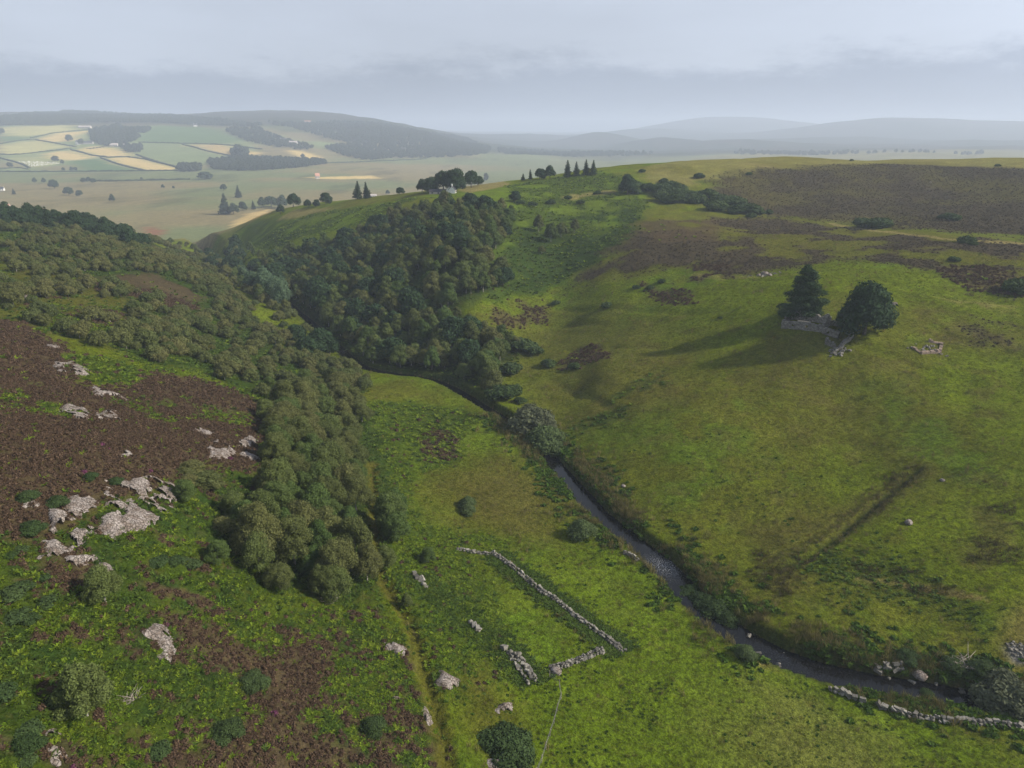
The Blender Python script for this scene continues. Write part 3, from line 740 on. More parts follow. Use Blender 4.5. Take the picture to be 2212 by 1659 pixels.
def conifer_kind(name, R, H, tiers, leafm, size=.32, per=60, ragged=.25):
    Vv, Nn = [], []
    top = H
    for i in range(tiers):
        t = i / (tiers - 1); z = .10 * H + (H * .88) * t; rad = R * (1 - t) ** .75 * random.uniform(1 - ragged, 1 + ragged * .5) + .15
        nb = max(5, int(13 * (1 - t) + 4))
        a0 = random.uniform(0, 6.3)
        for b_ in range(nb):
            a = a0 + 2 * math.pi * b_ / nb + random.uniform(-.2, .2); rl_ = rad * random.uniform(.65, 1.1)
            m_ = max(6, int(per * rl_ / R)); s_ = rng.random(m_) ** .6
            x = s_ * rl_; wdt = .22 * rl_ * (1 - s_ * .6) + .12
            off = (rng.random(m_) - .5) * 2 * wdt
            px_ = math.cos(a) * x - math.sin(a) * off; py_ = math.sin(a) * x + math.cos(a) * off
            pz_ = z - .22 * x + .10 * (x / max(rl_, .1)) ** 3 * rl_ * 1.2 + rng.normal(size=m_) * .10
            Vv.append(np.stack([px_, py_, pz_], -1))
            nn = np.stack([np.cos(a) * .45 * np.ones(m_), np.sin(a) * .45 * np.ones(m_), np.ones(m_)], -1) + rng.normal(size=(m_, 3)) * .45
            Nn.append(nn / np.linalg.norm(nn, axis=1, keepdims=True))
    P_ = np.vstack(Vv); Nn = np.vstack(Nn)
    v, q = sprays(P_, Nn, size * rng.uniform(.6, 1.3, len(P_)), 1.5)
    tint = np.repeat(.25 + .5 * rng.random(len(P_)), 4)
    tris = np.vstack([q[:, [0, 1, 2]], q[:, [0, 2, 3]]])
    iv, it_ = ico(1); off = len(v); V = [v]; T3 = [tris]; Tt = [tint]
    for i in range(6):
        t = i / 5.5; V.append(iv * np.array([R * .5 * (1 - t) + .1, R * .5 * (1 - t) + .1, H * .13]) + np.array([0, 0, H * (.2 + .68 * t)]))
        T3.append(it_ + off); off += len(iv); Tt.append(np.full(len(iv), .3))
    b = MB(); b.tube([(0, 0, -.4), (0, 0, H * .5), (0, 0, H * .97)], [.028 * H, .016 * H, .004 * H], 7)
    return (b.mesh(name + '_trunk', M['bark'], True), quads_mesh(name + '_crown', np.vstack(V), np.vstack(T3), leafm, False, np.concatenate(Tt)))

BIRCH = [kind_tree('birch', random.uniform(3.2, 3.9), random.uniform(7.2, 8.8), 1.0, 24, 1.02, 15000, .115, M['birch'], M['birchbark'], .13, .5) for _ in range(5)]
BIRCHG = [kind_tree('birch', random.uniform(3.0, 3.6), random.uniform(6.0, 7.6), .35, 22, 1.0, 14000, .115, M['birch_green'], M['birchbark'], .13, .5) for _ in range(3)]
BIRCHM = [kind_tree('birch', random.uniform(2.9, 3.5), random.uniform(6.8, 8.6), 1.0, 15, 1.12, 4200, .19, M['birch' if i % 2 else 'birch_green'], M['birchbark'], .13, .4) for i in range(6)]
SCRUB = [kind_tree('scrub', random.uniform(2.3, 3.0), random.uniform(3.2, 4.6), .4, 13, .85, 3400, .16, M['scrub'], M['birchbark'], .09, .3) for _ in range(6)]
ASPEN = [kind_tree('aspen', 3.2, 11, 1.2, 16, 1.6, 3200, .26, M['aspen'], M['bark'], .18, .3, squash=1.3) for _ in range(2)]
WILLOW = [kind_tree('willow', 2.9, 4.8, .3, 16, 1.15, 7000, .16, M['willow'], M['bark'], .12, .3)]
GWILLOW = [kind_tree('grey_willow', 2.9, 4.8, .4, 14, 1.1, 6000, .16, M['greywillow'], M['bark'], .12, .5) for _ in range(2)]
OAK = [kind_tree('broadleaf', 5.2, 11, .2, 30, 1.9, 9000, .28, M['oak'], M['bark'], .35) for _ in range(2)]
OAKM = [kind_tree('broadleaf', random.uniform(4, 5), random.uniform(9, 11), 1.0, 14, 1.9, 2200, .45, M['oak'], M['bark'], .3) for _ in range(3)]
NGORSE = [kind_tree('gorse', random.uniform(1.3, 1.8), random.uniform(1.5, 2.1), .05, 12, .55, 6500, .075, M['gorse'], M['bark'], .06, squash=.8) for _ in range(2)]
GORSE = [kind_tree('gorse', random.uniform(1.3, 1.8), random.uniform(1.5, 2.1), .05, 9, .65, 1700, .15, M['gorse'], M['bark'], .06, squash=.8) for _ in range(3)]
FARTREE = [kind_tree('far_tree', random.uniform(3.6, 4.6), random.uniform(8, 11), .6, 9, 2.0, 700, .7, M['farleaf'], M['bark'], .25) for _ in range(4)]
CONIF = [conifer_kind('conifer', 4.6, 15, 15, M['conifer'], .5, 26) for _ in range(3)]
M['oldconifer'] = leaf_mat('old_conifer_needle', (.034, .060, .024), (.036, .062, .026), .15)
_lb = []
for _i in range(46):
    _t = (_i + .5) / 46; _r = 4.6 * (1 - _t) ** .62; _a = _i * 2.39996 + random.uniform(-.3, .3); _k = random.uniform(.75, 1.25) * (1.35 - .55 * _t)
    _lb.append((math.cos(_a) * _r * random.uniform(.62, 1.0), math.sin(_a) * _r * random.uniform(.62, 1.0), .9 + 12.6 * _t + random.uniform(-.4, .4), _k * 1.25, _k * 1.25, _k * .62))
for _i in range(7): _lb.append((0, 0, 1.5 + _i * 1.8, 2.9 - .36 * _i, 2.9 - .36 * _i, 1.4))
_lb.append((.3, .1, 13.6, .8, .8, 1.0)); _lb.append((-.7, .2, 13.0, .7, .7, .9))
RAGCON = (trunk_mesh('old_conifer_trunk', 12.5, .3, M['bark'], _lb), crown_mesh('old_conifer_crown', _lb, 17000, .20, M['oldconifer'], .7, .8, .25))

def place(name, kind, loc, scale=1.0, rz=None, label=None, cat='tree', group=None, sz=None):
    t = empty(name, loc, random.uniform(0, 6.28) if rz is None else rz)
    s = scale if isinstance(scale, (tuple, list)) else (scale, scale, scale * (sz or 1))
    k_ = random.uniform(.88, 1.12); t.scale = (s[0] * k_, s[1] / k_, s[2] * random.uniform(.88, 1.12)) if cat == 'tree' else s
    t.rotation_euler[0] = random.uniform(-.06, .06); t.rotation_euler[1] = random.uniform(-.06, .06)
    link('trunk', kind[0], t); link('crown', kind[1], t)
    tag(t, label, cat, group)
    return t

# ------------------------------------------------------------------ ground cover scattered by geometry nodes ("stuff")
def scatter(name, pts, scl, protos, label, tilt=.12):
    """one object: points that carry small plants"""
    n = len(pts)
    if n == 0: return
    me = bpy.data.meshes.new(name); me.vertices.add(n); me.vertices.foreach_set('co', np.asarray(pts, np.float32).ravel()); me.update()
    a = me.attributes.new('scl', 'FLOAT_VECTOR', 'POINT'); a.data.foreach_set('vector', np.asarray(scl, np.float32).ravel())
    rt = np.stack([rng.normal(size=n) * tilt, rng.normal(size=n) * tilt, rng.random(n) * 6.283], -1)
    a = me.attributes.new('rot', 'FLOAT_VECTOR', 'POINT'); a.data.foreach_set('vector', rt.astype(np.float32).ravel())
    a = me.attributes.new('pick', 'INT', 'POINT'); a.data.foreach_set('value', rng.integers(0, len(protos), n).astype(np.int32))
    ng = bpy.data.node_groups.new(name + '_nodes', 'GeometryNodeTree')
    ng.interface.new_socket('Geometry', in_out='INPUT', socket_type='NodeSocketGeometry')
    ng.interface.new_socket('Geometry', in_out='OUTPUT', socket_type='NodeSocketGeometry')
    gi = ng.nodes.new('NodeGroupInput'); go = ng.nodes.new('NodeGroupOutput')
    ip = ng.nodes.new('GeometryNodeInstanceOnPoints'); jn = ng.nodes.new('GeometryNodeJoinGeometry')
    for p in reversed(protos):
        po = bpy.data.objects.new(name + '_plant', p)
        oi = ng.nodes.new('GeometryNodeObjectInfo'); oi.inputs['Object'].default_value = po
        oi.inputs['As Instance'].default_value = True
        ng.links.new(oi.outputs['Geometry'], jn.inputs[0])
    def attr(nm, t):
        q = ng.nodes.new('GeometryNodeInputNamedAttribute'); q.data_type = t; q.inputs[0].default_value = nm
        return q.outputs[0]
    ng.links.new(gi.outputs[0], ip.inputs['Points']); ng.links.new(jn.outputs[0], ip.inputs['Instance'])
    ip.inputs['Pick Instance'].default_value = True
    ng.links.new(attr('pick', 'INT'), ip.inputs['Instance Index'])
    e2r = ng.nodes.new('FunctionNodeEulerToRotation'); ng.links.new(attr('rot', 'FLOAT_VECTOR'), e2r.inputs[0])
    ng.links.new(e2r.outputs[0], ip.inputs['Rotation']); ng.links.new(attr('scl', 'FLOAT_VECTOR'), ip.inputs['Scale'])
    ng.links.new(ip.outputs[0], go.inputs[0])
    o = link(name, me); md = o.modifiers.new('plants', 'NODES'); md.node_group = ng
    return tag(o, label, None, None, 'stuff')
def both(kind):
    """trunk and crown of a tree joined, for masses of trees"""
    out = []
    for t, c in kind:
        b = bmesh.new(); b.from_mesh(t); nt_ = len(b.faces); b.from_mesh(c)
        b.faces.ensure_lookup_table()
        for i in range(nt_, len(b.faces)): b.faces[i].material_index = 1
        me = bpy.data.meshes.new(t.name + '_whole'); b.to_mesh(me); b.free()
        me.materials.append(t.materials[0]); me.materials.append(c.materials[0]); out.append(me)
    return out

def strip_plant(name, n, ln, wd, mat, arch=.9, seg=3, up=1.0, spread=.15):
    V, T3, Tt = [], [], []
    for i in range(n):
        a = rng.random() * 6.283; l = ln * rng.uniform(.6, 1.15); w = wd * rng.uniform(.7, 1.2); el0 = up * rng.uniform(.75, 1.25)
        p = np.array([rng.normal() * spread, rng.normal() * spread, 0]); d = np.array([math.cos(a), math.sin(a), 0]); s = np.array([-d[1], d[0], 0]); b = len(V); e = min(el0, 1.45)
        for k in range(seg + 1):
            ww = w * (1 - k / seg) ** .7 * (1 if k else .55)
            V.append(p - s * ww); V.append(p + s * ww); p = p + (d * math.cos(e) + np.array([0, 0, math.sin(e)])) * l / seg; e -= arch
        for k in range(seg):
            q = b + 2 * k; T3 += [(q, q + 1, q + 3), (q, q + 3, q + 2)]
        Tt += [rng.uniform(.15, .85)] * (2 * (seg + 1))
    return quads_mesh(name, V, T3, mat, False, Tt)
def sprig_plant(name, n, R, H, sz, mat):
    d = unit(n, .6); d[:, 2] = np.abs(d[:, 2]); P_ = d * np.array([R, R, H]) * rng.uniform(.6, 1.08, n)[:, None]
    Nn = d + rng.normal(size=d.shape) * .8; Nn /= np.linalg.norm(Nn, axis=1, keepdims=True)
    v, q = sprays(P_, Nn, sz * rng.uniform(.6, 1.3, n), 1.5)
    iv, it_ = ico(1)
    return quads_mesh(name, np.vstack([v, iv * np.array([R, R, H]) * .72]), np.vstack([q[:, [0, 1, 2]], q[:, [0, 2, 3]], it_ + len(v)]), mat, False,
                      np.concatenate([np.repeat(rng.random(n), 4), np.full(len(iv), .3)]))
PR_BRACKEN = [strip_plant('bracken', 13, .62, .11, M['bracken'], .55, 3, .95) for _ in range(4)]
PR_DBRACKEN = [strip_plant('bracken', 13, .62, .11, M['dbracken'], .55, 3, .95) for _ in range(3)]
PR_HEATHER = [sprig_plant('heather', 55, .42, .34, .10, M['heather']) for _ in range(4)]
PR_MOOR = [sprig_plant('heather', 55, .42, .30, .10, M['moorheather']) for _ in range(3)]
PR_PURPLE = [sprig_plant('heather', 55, .45, .34, .10, M['purple'])]
PR_GRASS = [strip_plant('grass', 16, .38, .022, M['grass'], .35, 2, 1.15, .16) for _ in range(3)]
PR_LUSH = [strip_plant('grass', 16, .36, .024, M['lush'], .4, 2, 1.05, .16) for _ in range(3)]
PR_DRY = [strip_plant('grass', 16, .42, .02, M['dry'], .3, 2, 1.2, .14) for _ in range(2)]
PR_RUSH = [strip_plant('rush', 22, .75, .022, M['rush'], .2, 2, 1.25, .14) for _ in range(3)]
PR_DOCK = [sprig_plant('dock', 26, .36, .30, .15, M['dock']) for _ in range(3)]
PR_GORSE = [c for _, c in GORSE]

def cover_at(x, y):
    i = np.clip(np.searchsorted(GX, x), 0, len(GX) - 1); j = np.clip(np.searchsorted(GY, y), 0, len(GY) - 1)
    return WT[j, i]
def rd_at(x, y):
    i = np.clip(np.searchsorted(GX, x), 0, len(GX) - 1); j = np.clip(np.searchsorted(GY, y), 0, len(GY) - 1)
    return RD[j, i] - HW[j, i]
def wedge(n, r0, r1, half=.86):
    r = np.sqrt(rng.uniform(r0 * r0, r1 * r1, n)); a = rng.uniform(-half, half, n)
    return r * np.sin(a), r * np.cos(a)
def lay(name, classes, bands, protos, label, clump=0.0, seed=0, sink=.03, extra=None):
    """bands: (r0, r1, plants per square metre, size)"""
    PX_, SX_ = [], []
    for r0, r1, dens, size in bands:
        n = int(.86 * (r1 * r1 - r0 * r0) * dens)
        x, y = wedge(n, r0, r1)
        w = cover_at(x, y); pr = sum(w[:, KI[c]] * f for c, f in classes.items())
        if clump: pr = pr * sstep(clump - .08, clump + .08, fbm(x, y, 3.5 * max(1, size), seed, 3, .6))
        if extra is not None: pr = pr * extra(x, y)
        k = (rng.random(n) < pr) & (rd_at(x, y) > .35)
        x, y = x[k], y[k]; s = size * rng.uniform(.65, 1.35, len(x))
        PX_.append(np.stack([x, y, hz(x, y) - sink * s], -1)); SX_.append(np.stack([s, s, s * rng.uniform(.75, 1.2, len(x))], -1))
    return scatter(name, np.vstack(PX_), np.vstack(SX_), protos, label)

# ------------------------------------------------------------------ stuff: ground cover
lay('bracken', dict(bracken=1.0, dkbracken=.10, heather=.05), [(36, 75, 5.0, .8), (75, 140, 3.2, .95), (140, 260, 1.1, 1.3), (260, 520, .26, 1.9)], PR_BRACKEN, 'bright green bracken covering the slopes', .39, 61)
lay('dark_bracken', dict(bracken=.35, dkbracken=1.0), [(36, 75, 3.8, .8), (75, 140, 2.4, .95), (140, 260, .9, 1.3), (260, 520, .22, 1.9)], PR_DBRACKEN, 'dark green bracken on the slopes', .34, 63)
lay('heather', dict(heather=1.0, bracken=.04), [(36, 80, 5.0, .75), (80, 150, 3.0, .9), (150, 280, 1.2, 1.2)], PR_HEATHER, 'brown heather on the left hillside', 0, 65)
lay('moor_heather', dict(moor=.9), [(150, 280, 1.4, .75), (280, 580, .5, .9)], PR_MOOR, 'brown heather on the right moor', 0, 66)
lay('heather_bloom', dict(heather=.10), [(36, 120, .5, .9)], PR_PURPLE, 'purple flowering heather in small patches', .66, 67)
lay('grass', dict(grass=.9, olive=.8, lush=.3, brown=.5), [(40, 90, 4.5, .7), (90, 170, 2.6, .85), (170, 330, .8, 1.2)], PR_GRASS, 'rough pasture grass on both sides of the stream', 0, 68)
lay('lush_grass', dict(lush=1.0, grass=.35), [(40, 90, 4.0, .7), (90, 170, 2.2, .85), (170, 330, .6, 1.2)], PR_LUSH, 'lush green grass in the stream meadow', .3, 69)
lay('dry_grass', dict(brown=.5, olive=.3, tan=.9, grass=.05, heather=.02), [(40, 90, 1.3, .75), (90, 170, .7, 1.0), (170, 330, .2, 1.5)], PR_DRY, 'dry straw-coloured grass stems', .45, 70)
lay('docks', dict(lush=.55, grass=.3, olive=.06), [(40, 100, 2.2, .5), (100, 160, .8, .65)], PR_DOCK, 'dark leafy docks in the meadow', .60, 71,
    extra=lambda x, y: (x < 75) * (y < 155) * 1.0)
lay('rushes', dict(grass=.55, brown=1, olive=.5, lush=.3), [(60, 150, .5, 1.1), (150, 300, .12, 1.5)], PR_RUSH, 'clumps of brown rushes on the right pasture', .62, 72)
# waterside tangle
PXs, SXs = [], []
for k in range(2):
    n = 15000; t = rng.integers(0, len(RIV) - 1, n); side = np.where(rng.random(n) < .62, 1, -1)
    tgv = RIV[t + 1] - RIV[t]; tgv = tgv / np.linalg.norm(tgv, axis=1, keepdims=True); nv = np.stack([-tgv[:, 1], tgv[:, 0]], -1)
    off = 2.3 + rng.gamma(1.6, 1.3, n); p = RIV[t] + nv * (side * off)[:, None] + tgv * rng.uniform(0, 3, n)[:, None]
    g = (rd_at(p[:, 0], p[:, 1]) > (.15)) & (p[:, 1] < 178) & (fbm(p[:, 0], p[:, 1], 7, 80 + k, 3) > (.42 if k else .45))
    p = p[g]; PXs.append(p); s = rng.uniform(.8, 1.7, len(p)) * (1 + p[:, 1] / 400); SXs.append(np.stack([s, s, s], -1))
scatter('bank_rushes', np.hstack([PXs[0], hz(PXs[0][:, 0], PXs[0][:, 1])[:, None]]), SXs[0], PR_RUSH, 'brown rushes and reeds along the stream banks')
scatter('bank_herbs', np.hstack([PXs[1], hz(PXs[1][:, 0], PXs[1][:, 1])[:, None]]), SXs[1] * np.array([1, 1, .8]), PR_DOCK, 'leafy herbs along the stream banks')

# ------------------------------------------------------------------ woods
def fill(px, spacing, n=2, jitter=.5, seed=1, wpoly=None):
    poly = world_poly(px, n) if wpoly is None else np.asarray(wpoly)
    lo, hi = poly.min(0), poly.max(0)
    gx = np.arange(lo[0], hi[0], spacing); gy = np.arange(lo[1], hi[1], spacing * .87)
    X, Y = np.meshgrid(gx, gy); X[1::2] += spacing / 2
    r = np.random.default_rng(seed)
    X = X + r.uniform(-jitter, jitter, X.shape) * spacing; Y = Y + r.uniform(-jitter, jitter, Y.shape) * spacing
    X, Y = X.ravel(), Y.ravel(); k = inside(X, Y, poly) & (rd_at(X, Y) > 1.0)
    return np.stack([X[k], Y[k], hz(X[k], Y[k])], -1)
def project(p):
    q = np.asarray(p) - np.array([0, 0, CAM_Z]); z = q @ FW
    return CX + FPX * q[:, 0] / z, CY - FPX * (q @ UP) / z
def tree_dist(p): return np.linalg.norm(np.asarray(p) - np.array([0, 0, CAM_Z]), axis=1)

# rush beds on the right pasture
RB = [fill(q_, .8, seed=60 + i_) for i_, q_ in enumerate([[(1620,1180),(1690,1190),(1760,1195),(1730,1290),(1660,1295),(1610,1240)], [(2030,1025),(2090,1012),(2140,1030),(2150,1048),(2070,1045)], [(2060,1180),(2120,1150),(2212,1170),(2212,1225),(2090,1215)], [(2130,1090),(2212,1085),(2212,1140),(2150,1130)],
      [(1860,1045),(1990,1000),(2010,1025),(1900,1110)], [(1840,1215),(1990,1230),(2110,1290),(2000,1290),(1880,1260)]])]
M['darkrush'] = leaf_mat('dark_rush_blade', (.060, .056, .022), (.105, .088, .034), .2, .4)
PR_DRUSH = [strip_plant('rush', 26, .7, .03, M['darkrush'], .25, 2, 1.2, .18) for _ in range(3)]
RB = np.vstack([b_[fbm(b_[:, 0], b_[:, 1], 3.0, 84, 3) > .50] for b_ in RB]); s = rng.uniform(.7, 1.3, len(RB)); scatter('rush_beds', RB, np.stack([s, s, s * .8], -1), PR_DRUSH, 'dark rush beds on the right pasture')
# low dark scrub of the lower left
LS = [fill(q_, 2.6, seed=70 + i_) for i_, q_ in enumerate([[(0,1180),(90,1190),(110,1290),(60,1400),(130,1460),(120,1659),(0,1659)], [(380,1010),(470,1000),(560,1060),(500,1150),(420,1160),(370,1110)], [(200,1560),(330,1600),(420,1659),(200,1659)], [(250,1240),(420,1180),(470,1230),(330,1290)]])]
for i_, (b_, lab) in enumerate(zip(LS, ['low dark gorse in the rough ground along the lower left edge', 'low bush between the rock outcrop and the near thicket', 'low gorse at the bottom edge below the thin grey birch', 'low gorse below the rock outcrops'])):
    b_ = b_[fbm(b_[:, 0], b_[:, 1], 5, 88, 2) > .42]
    for p in b_: place('gorse_bush' if i_ != 1 else 'birch_scrub', random.choice(NGORSE + GORSE if i_ != 1 else SCRUB), p - np.array([0, 0, .15]), (lambda v: (v * 1.25, v * 1.25, v * .7))(random.uniform(.4, .8)), None, lab, 'bush', 'lower left scrub: ' + lab)
# thicket between the heather slope and the meadow: large birches
thick = [(600,880),(660,850),(720,840),(770,850),(760,890),(800,900),(790,950),(800,1000),(830,1060),(860,1110),(870,1170),(815,1190),(810,1270),(760,1290),(700,1300),(620,1285),(560,1270),(520,1200),(510,1150),(580,1090),(600,1040),(580,960)]
tp = fill(thick, 4.2, seed=3)
GAP = smooth_line(ground([(796,930),(803,1000),(806,1080),(808,1150),(812,1215)])[:, :2], 2, 1)
tp = tp[seg_dist(tp[:, 0], tp[:, 1], GAP)[0] > 2.7]
px_, py_ = project(tp)
for p in tp:
    ix, iy = (float(v[0]) for v in project(np.array([p])))
    lab = ('birch on the meadow side of the dark gap in the near thicket' if ix > 812 else 'birch in the narrow upper end of the near thicket' if iy < 950 else
           'birch at the broad lower end of the near thicket above the bracken' if iy > 1150 else 'birch on the heather side of the near thicket, halfway along' if ix < 680 else 'birch in the middle of the near thicket beside the dark gap')
    place('birch_tree', random.choice(BIRCH + BIRCHG), p, random.uniform(.62, 1.08), None, lab, 'tree', 'near thicket: ' + lab)
# stray birches about the thicket, one by one
for px, py, s, lab in [(400,1080,.55,'small round birch beside the large grey rock outcrop'), (575,905,.7,'birch at the upper edge of the thicket beside the heather'),
        (510,1120,.7,'birch standing apart at the edge of the bracken below the rocks'), (855,1165,.9,'spreading birch on the meadow side of the dark gap in the thicket'),
        (835,1225,.6,'small birch at the lower end of the gap beside the track'), (925,1215,.45,'dark slim bush in the bracken right of the thicket'),
        (560,1235,.8,'birch at the lower corner of the thicket above the bracken'), (660,830,.75,'birch just above the thicket on the left slope'), (585,845,.6,'pale-stemmed birch standing at the heather edge'),
        (228,1300,.62,'grey-green rounded shrub among bracken on the lower slope'), (188,1545,.72,'thin grey birch leaning over bracken at the lower left'),
        (880,1310,.3,'small dark bush beside the narrow track'), (470,1215,.5,'low birch bush below the rocks')]:
    place('birch_tree', random.choice(BIRCHG), G(px, py), s, None, lab, 'tree')
# the wood on the central slope
wood = [(545,585),(620,548),(700,532),(780,506),(890,455),(1000,441),(1075,450),(1112,482),(1095,510),(1060,560),(1110,590),(1085,625),(1010,650),(990,690),(1000,710),(1115,735),(1120,770),(1060,800),(1065,850),(1010,842),(940,812),(830,792),(770,775),(690,720),(620,640),(560,600)]
wp = fill(wood, 4.9, seed=5)
wd = tree_dist(wp); wp = wp[np.argsort(wd)]
keep = fbm(wp[:, 0], wp[:, 1], 14, 90, 2) > .27
wp = wp[keep & (rd_at(wp[:, 0], wp[:, 1]) > 3.2)]
nb = 105
for p in wp[:nb]:
    ix, iy = (float(v[0]) for v in project(np.array([p])))
    lab = ('birch of the central wood overhanging the stream bend' if iy > 760 else 'birch on the pasture edge of the central wood' if ix > 985 else
           'birch of the central wood beside the gorge' if ix < 800 else 'birch inside the lower half of the central wood')
    place('birch_tree', random.choice(BIRCHM + BIRCHM + OAKM[:1]), p, random.uniform(.5, 1.15), None, lab, 'tree', 'central wood: ' + lab)
rest = wp[nb:]
s = rng.uniform(.5, 1.2, len(rest)); scatter('birch_wood', rest, np.stack([s, s, s * rng.uniform(.85, 1.1, len(rest))], -1), both(BIRCHM + OAKM[:1]), 'dense birch wood covering the upper central slope', .05)
for px, y, s, lab in [(548,318,1.05,'leftmost pale blue-green aspen in the gorge'), (572,312,1.15,'second pale aspen from the left in the gorge'), (594,300,1.0,'tallest pale aspen in the middle of the gorge clump'), (612,292,1.1,'pale aspen right of the middle of the gorge clump'), (528,335,.9,'pale aspen at the far end of the gorge clump'), (606,312,1.0,'pale aspen at the back of the gorge clump'), (585,325,1.0,'rear pale aspen against the dark wood')]:
    x = (px - CX) / FPX * (y * math.cos(PITCH) + 70 * math.sin(PITCH)); place('aspen_tree', random.choice(ASPEN), (x, y, float(hz(x, y)) - .2), s, None, lab, 'tree', 'aspens in the gorge')
# trees lining the gorge below the wood
gr_ = np.random.default_rng(19)
for i in range(95):
    k = gr_.integers(0, len(RIV) - 1)
    while not (232 < RIV[k][1] < 530): k = gr_.integers(0, len(RIV) - 1)
    tv = RIV[k + 1] - RIV[k]; tv = tv / np.hypot(*tv); o_ = gr_.choice([-1, 1]) * gr_.uniform(2.8, 15)
    q = RIV[k] + np.array([-tv[1], tv[0]]) * o_ + tv * gr_.uniform(0, 3)
    place('broadleaf_tree', random.choice(BIRCHM + OAKM), (q[0], q[1], float(hz(*q)) - .2), random.uniform(.6, 1.0), None, 'dark green tree in the gorge between wood and left hillside', 'tree', 'trees in the gorge')
# scrub of the left hillside
scr = [(0,480),(150,492),(310,525),(400,560),(520,660),(640,750),(770,790),(800,830),(780,850),(720,840),(660,850),(610,870),(540,850),(440,800),(330,770),(250,740),(300,690),(430,690),(470,650),(440,620),(330,590),(200,590),(90,600),(0,560)]
sp = fill(scr, 4.9, seed=7)
sp = sp[(fbm(sp[:, 0], sp[:, 1], 13, 95, 3) > .38)]
sp = sp[np.argsort(tree_dist(sp))]
more = fill([(0,690),(0,560),(180,600),(330,640),(420,700),(420,800),(330,790),(240,760),(120,715)], 6.0, seed=9)
more = more[fbm(more[:, 0], more[:, 1], 14, 97, 2) > .46]
for p in sp[:250]:
    ix, iy = (float(v[0]) for v in project(np.array([p])))
    lab = ('low birch scrub just above the near thicket' if iy > 800 else 'low birch scrub along the edge of the gorge' if ix > 560 else 'low birch scrub bordering the heather at the left' if ix < 400 else 'low birch scrub in the middle of the left hillside')
    place('birch_scrub', random.choice(SCRUB), p, random.uniform(.45, 1.2), None, lab, 'bush', 'left hillside: ' + lab)
gk = rng.integers(0, len(RIV) - 1, 420); gk = gk[(RIV[gk][:, 1] > 245) & (RIV[gk][:, 1] < 560)]
gt = RIV[gk + 1] - RIV[gk]; gt /= np.linalg.norm(gt, axis=1, keepdims=True); gn = np.stack([-gt[:, 1], gt[:, 0]], -1); gn *= np.where(gn[:, :1] > 0, -1, 1)
gq = RIV[gk] + gn * rng.uniform(4, 42, len(gk))[:, None] + rng.normal(size=(len(gk), 2)) * 2
more = np.vstack([more, np.hstack([gq, hz(gq[:, 0], gq[:, 1])[:, None]])])
rest = np.vstack([sp[250:], more])
s = rng.uniform(.5, 1.2, len(rest)); scatter('hillside_scrub', rest, np.stack([s, s, s], -1), both(SCRUB), 'birch scrub spreading over the far left hillside', .05)
# tall trees at the head of the left hillside
lt = fill([(0,400),(60,400),(140,440),(120,475),(230,500),(330,520),(300,540),(150,500),(0,490)], 8.0, seed=11)
for i, p in enumerate(lt[:70]):
    place('broadleaf_tree', random.choice(OAKM), p, random.uniform(.6, .95), None, 'dark broadleaf tree in the belt where the left hillside meets the plain', 'tree', 'tree belt at the left')
for px, py, h, lab in [(110,505,13,'tall dark pine rising from the belt at the left edge'), (272,525,11,'rounded dark tree at the end of the left belt'), (30,420,12,'dark conifer by the houses at the left edge'), (190,505,10,'pine near the end of the left belt')]:
    q = G(px, py); place('pine_tree', OAKM[0] if 'round' in lab else CONIF[0], q, h / (10.0 if 'round' in lab else 15.0), None, lab, 'tree')

# far woods as masses
def far_wood(name, polys, spacing, label, smin=.8, smax=1.3):
    P_ = np.vstack([fill(c1(p), spacing * 1.35, seed=13 + i) for i, p in enumerate(polys)])
    s = 1.4 * rng.uniform(smin, smax, len(P_)); scatter(name, P_, np.stack([s, s, s], -1), FARW, label, .05)
FARW = both(FARTREE)
far_wood('ridge_woodland', [[(0,300),(0,240),(300,200),(700,190),(1000,205),(1500,225),(2000,275),(2200,300),(2212,345),(2080,310),(1700,295),(1300,275),(700,275),(400,290)],
    [(1880,340),(2100,330),(2300,380),(2450,440),(2650,480),(2600,510),(2300,480),(2100,440)]], 14, 'dark woodland along the ridge beyond the farms')
far_wood('hill_woodland', [[(2250,280),(2500,330),(2800,420),(3000,450),(2750,490),(2860,545),(3080,600),(3300,575),(3620,575),(3950,560),(4100,540),(4150,500),(3900,410),(3500,345),(3200,290),(2900,275),(2600,290)]], 15, 'woodland covering the far hillside')
far_wood('valley_grove', [[(1750,610),(2000,575),(2300,585),(2700,600),(2760,625),(2500,660),(2100,685),(1800,672)], [(1500,645),(1690,645),(1690,688),(1510,692)]], 9, 'grove on the edge of the valley floor', .7, 1.1)
far_wood('farm_woodland', [[(760,360),(1000,300),(1180,400),(1130,435),(920,480),(780,445)], [(1010,470),(1200,480),(1190,525),(1080,528)], [(1050,330),(1270,330),(1260,360),(1080,365)], [(1955,500),(2090,500),(2090,570),(1960,565)]], 11, 'trees sheltering the far farm', .9, 1.3)
far_wood('distant_wood', [[(4200,500),(4700,530),(5300,535),(5600,545),(5300,560),(4700,560),(4200,530)], [(6200,528),(7200,530),(8300,530),(8300,545),(6200,545)]], 22, 'far woods below the misty hills', .8, 1.3)

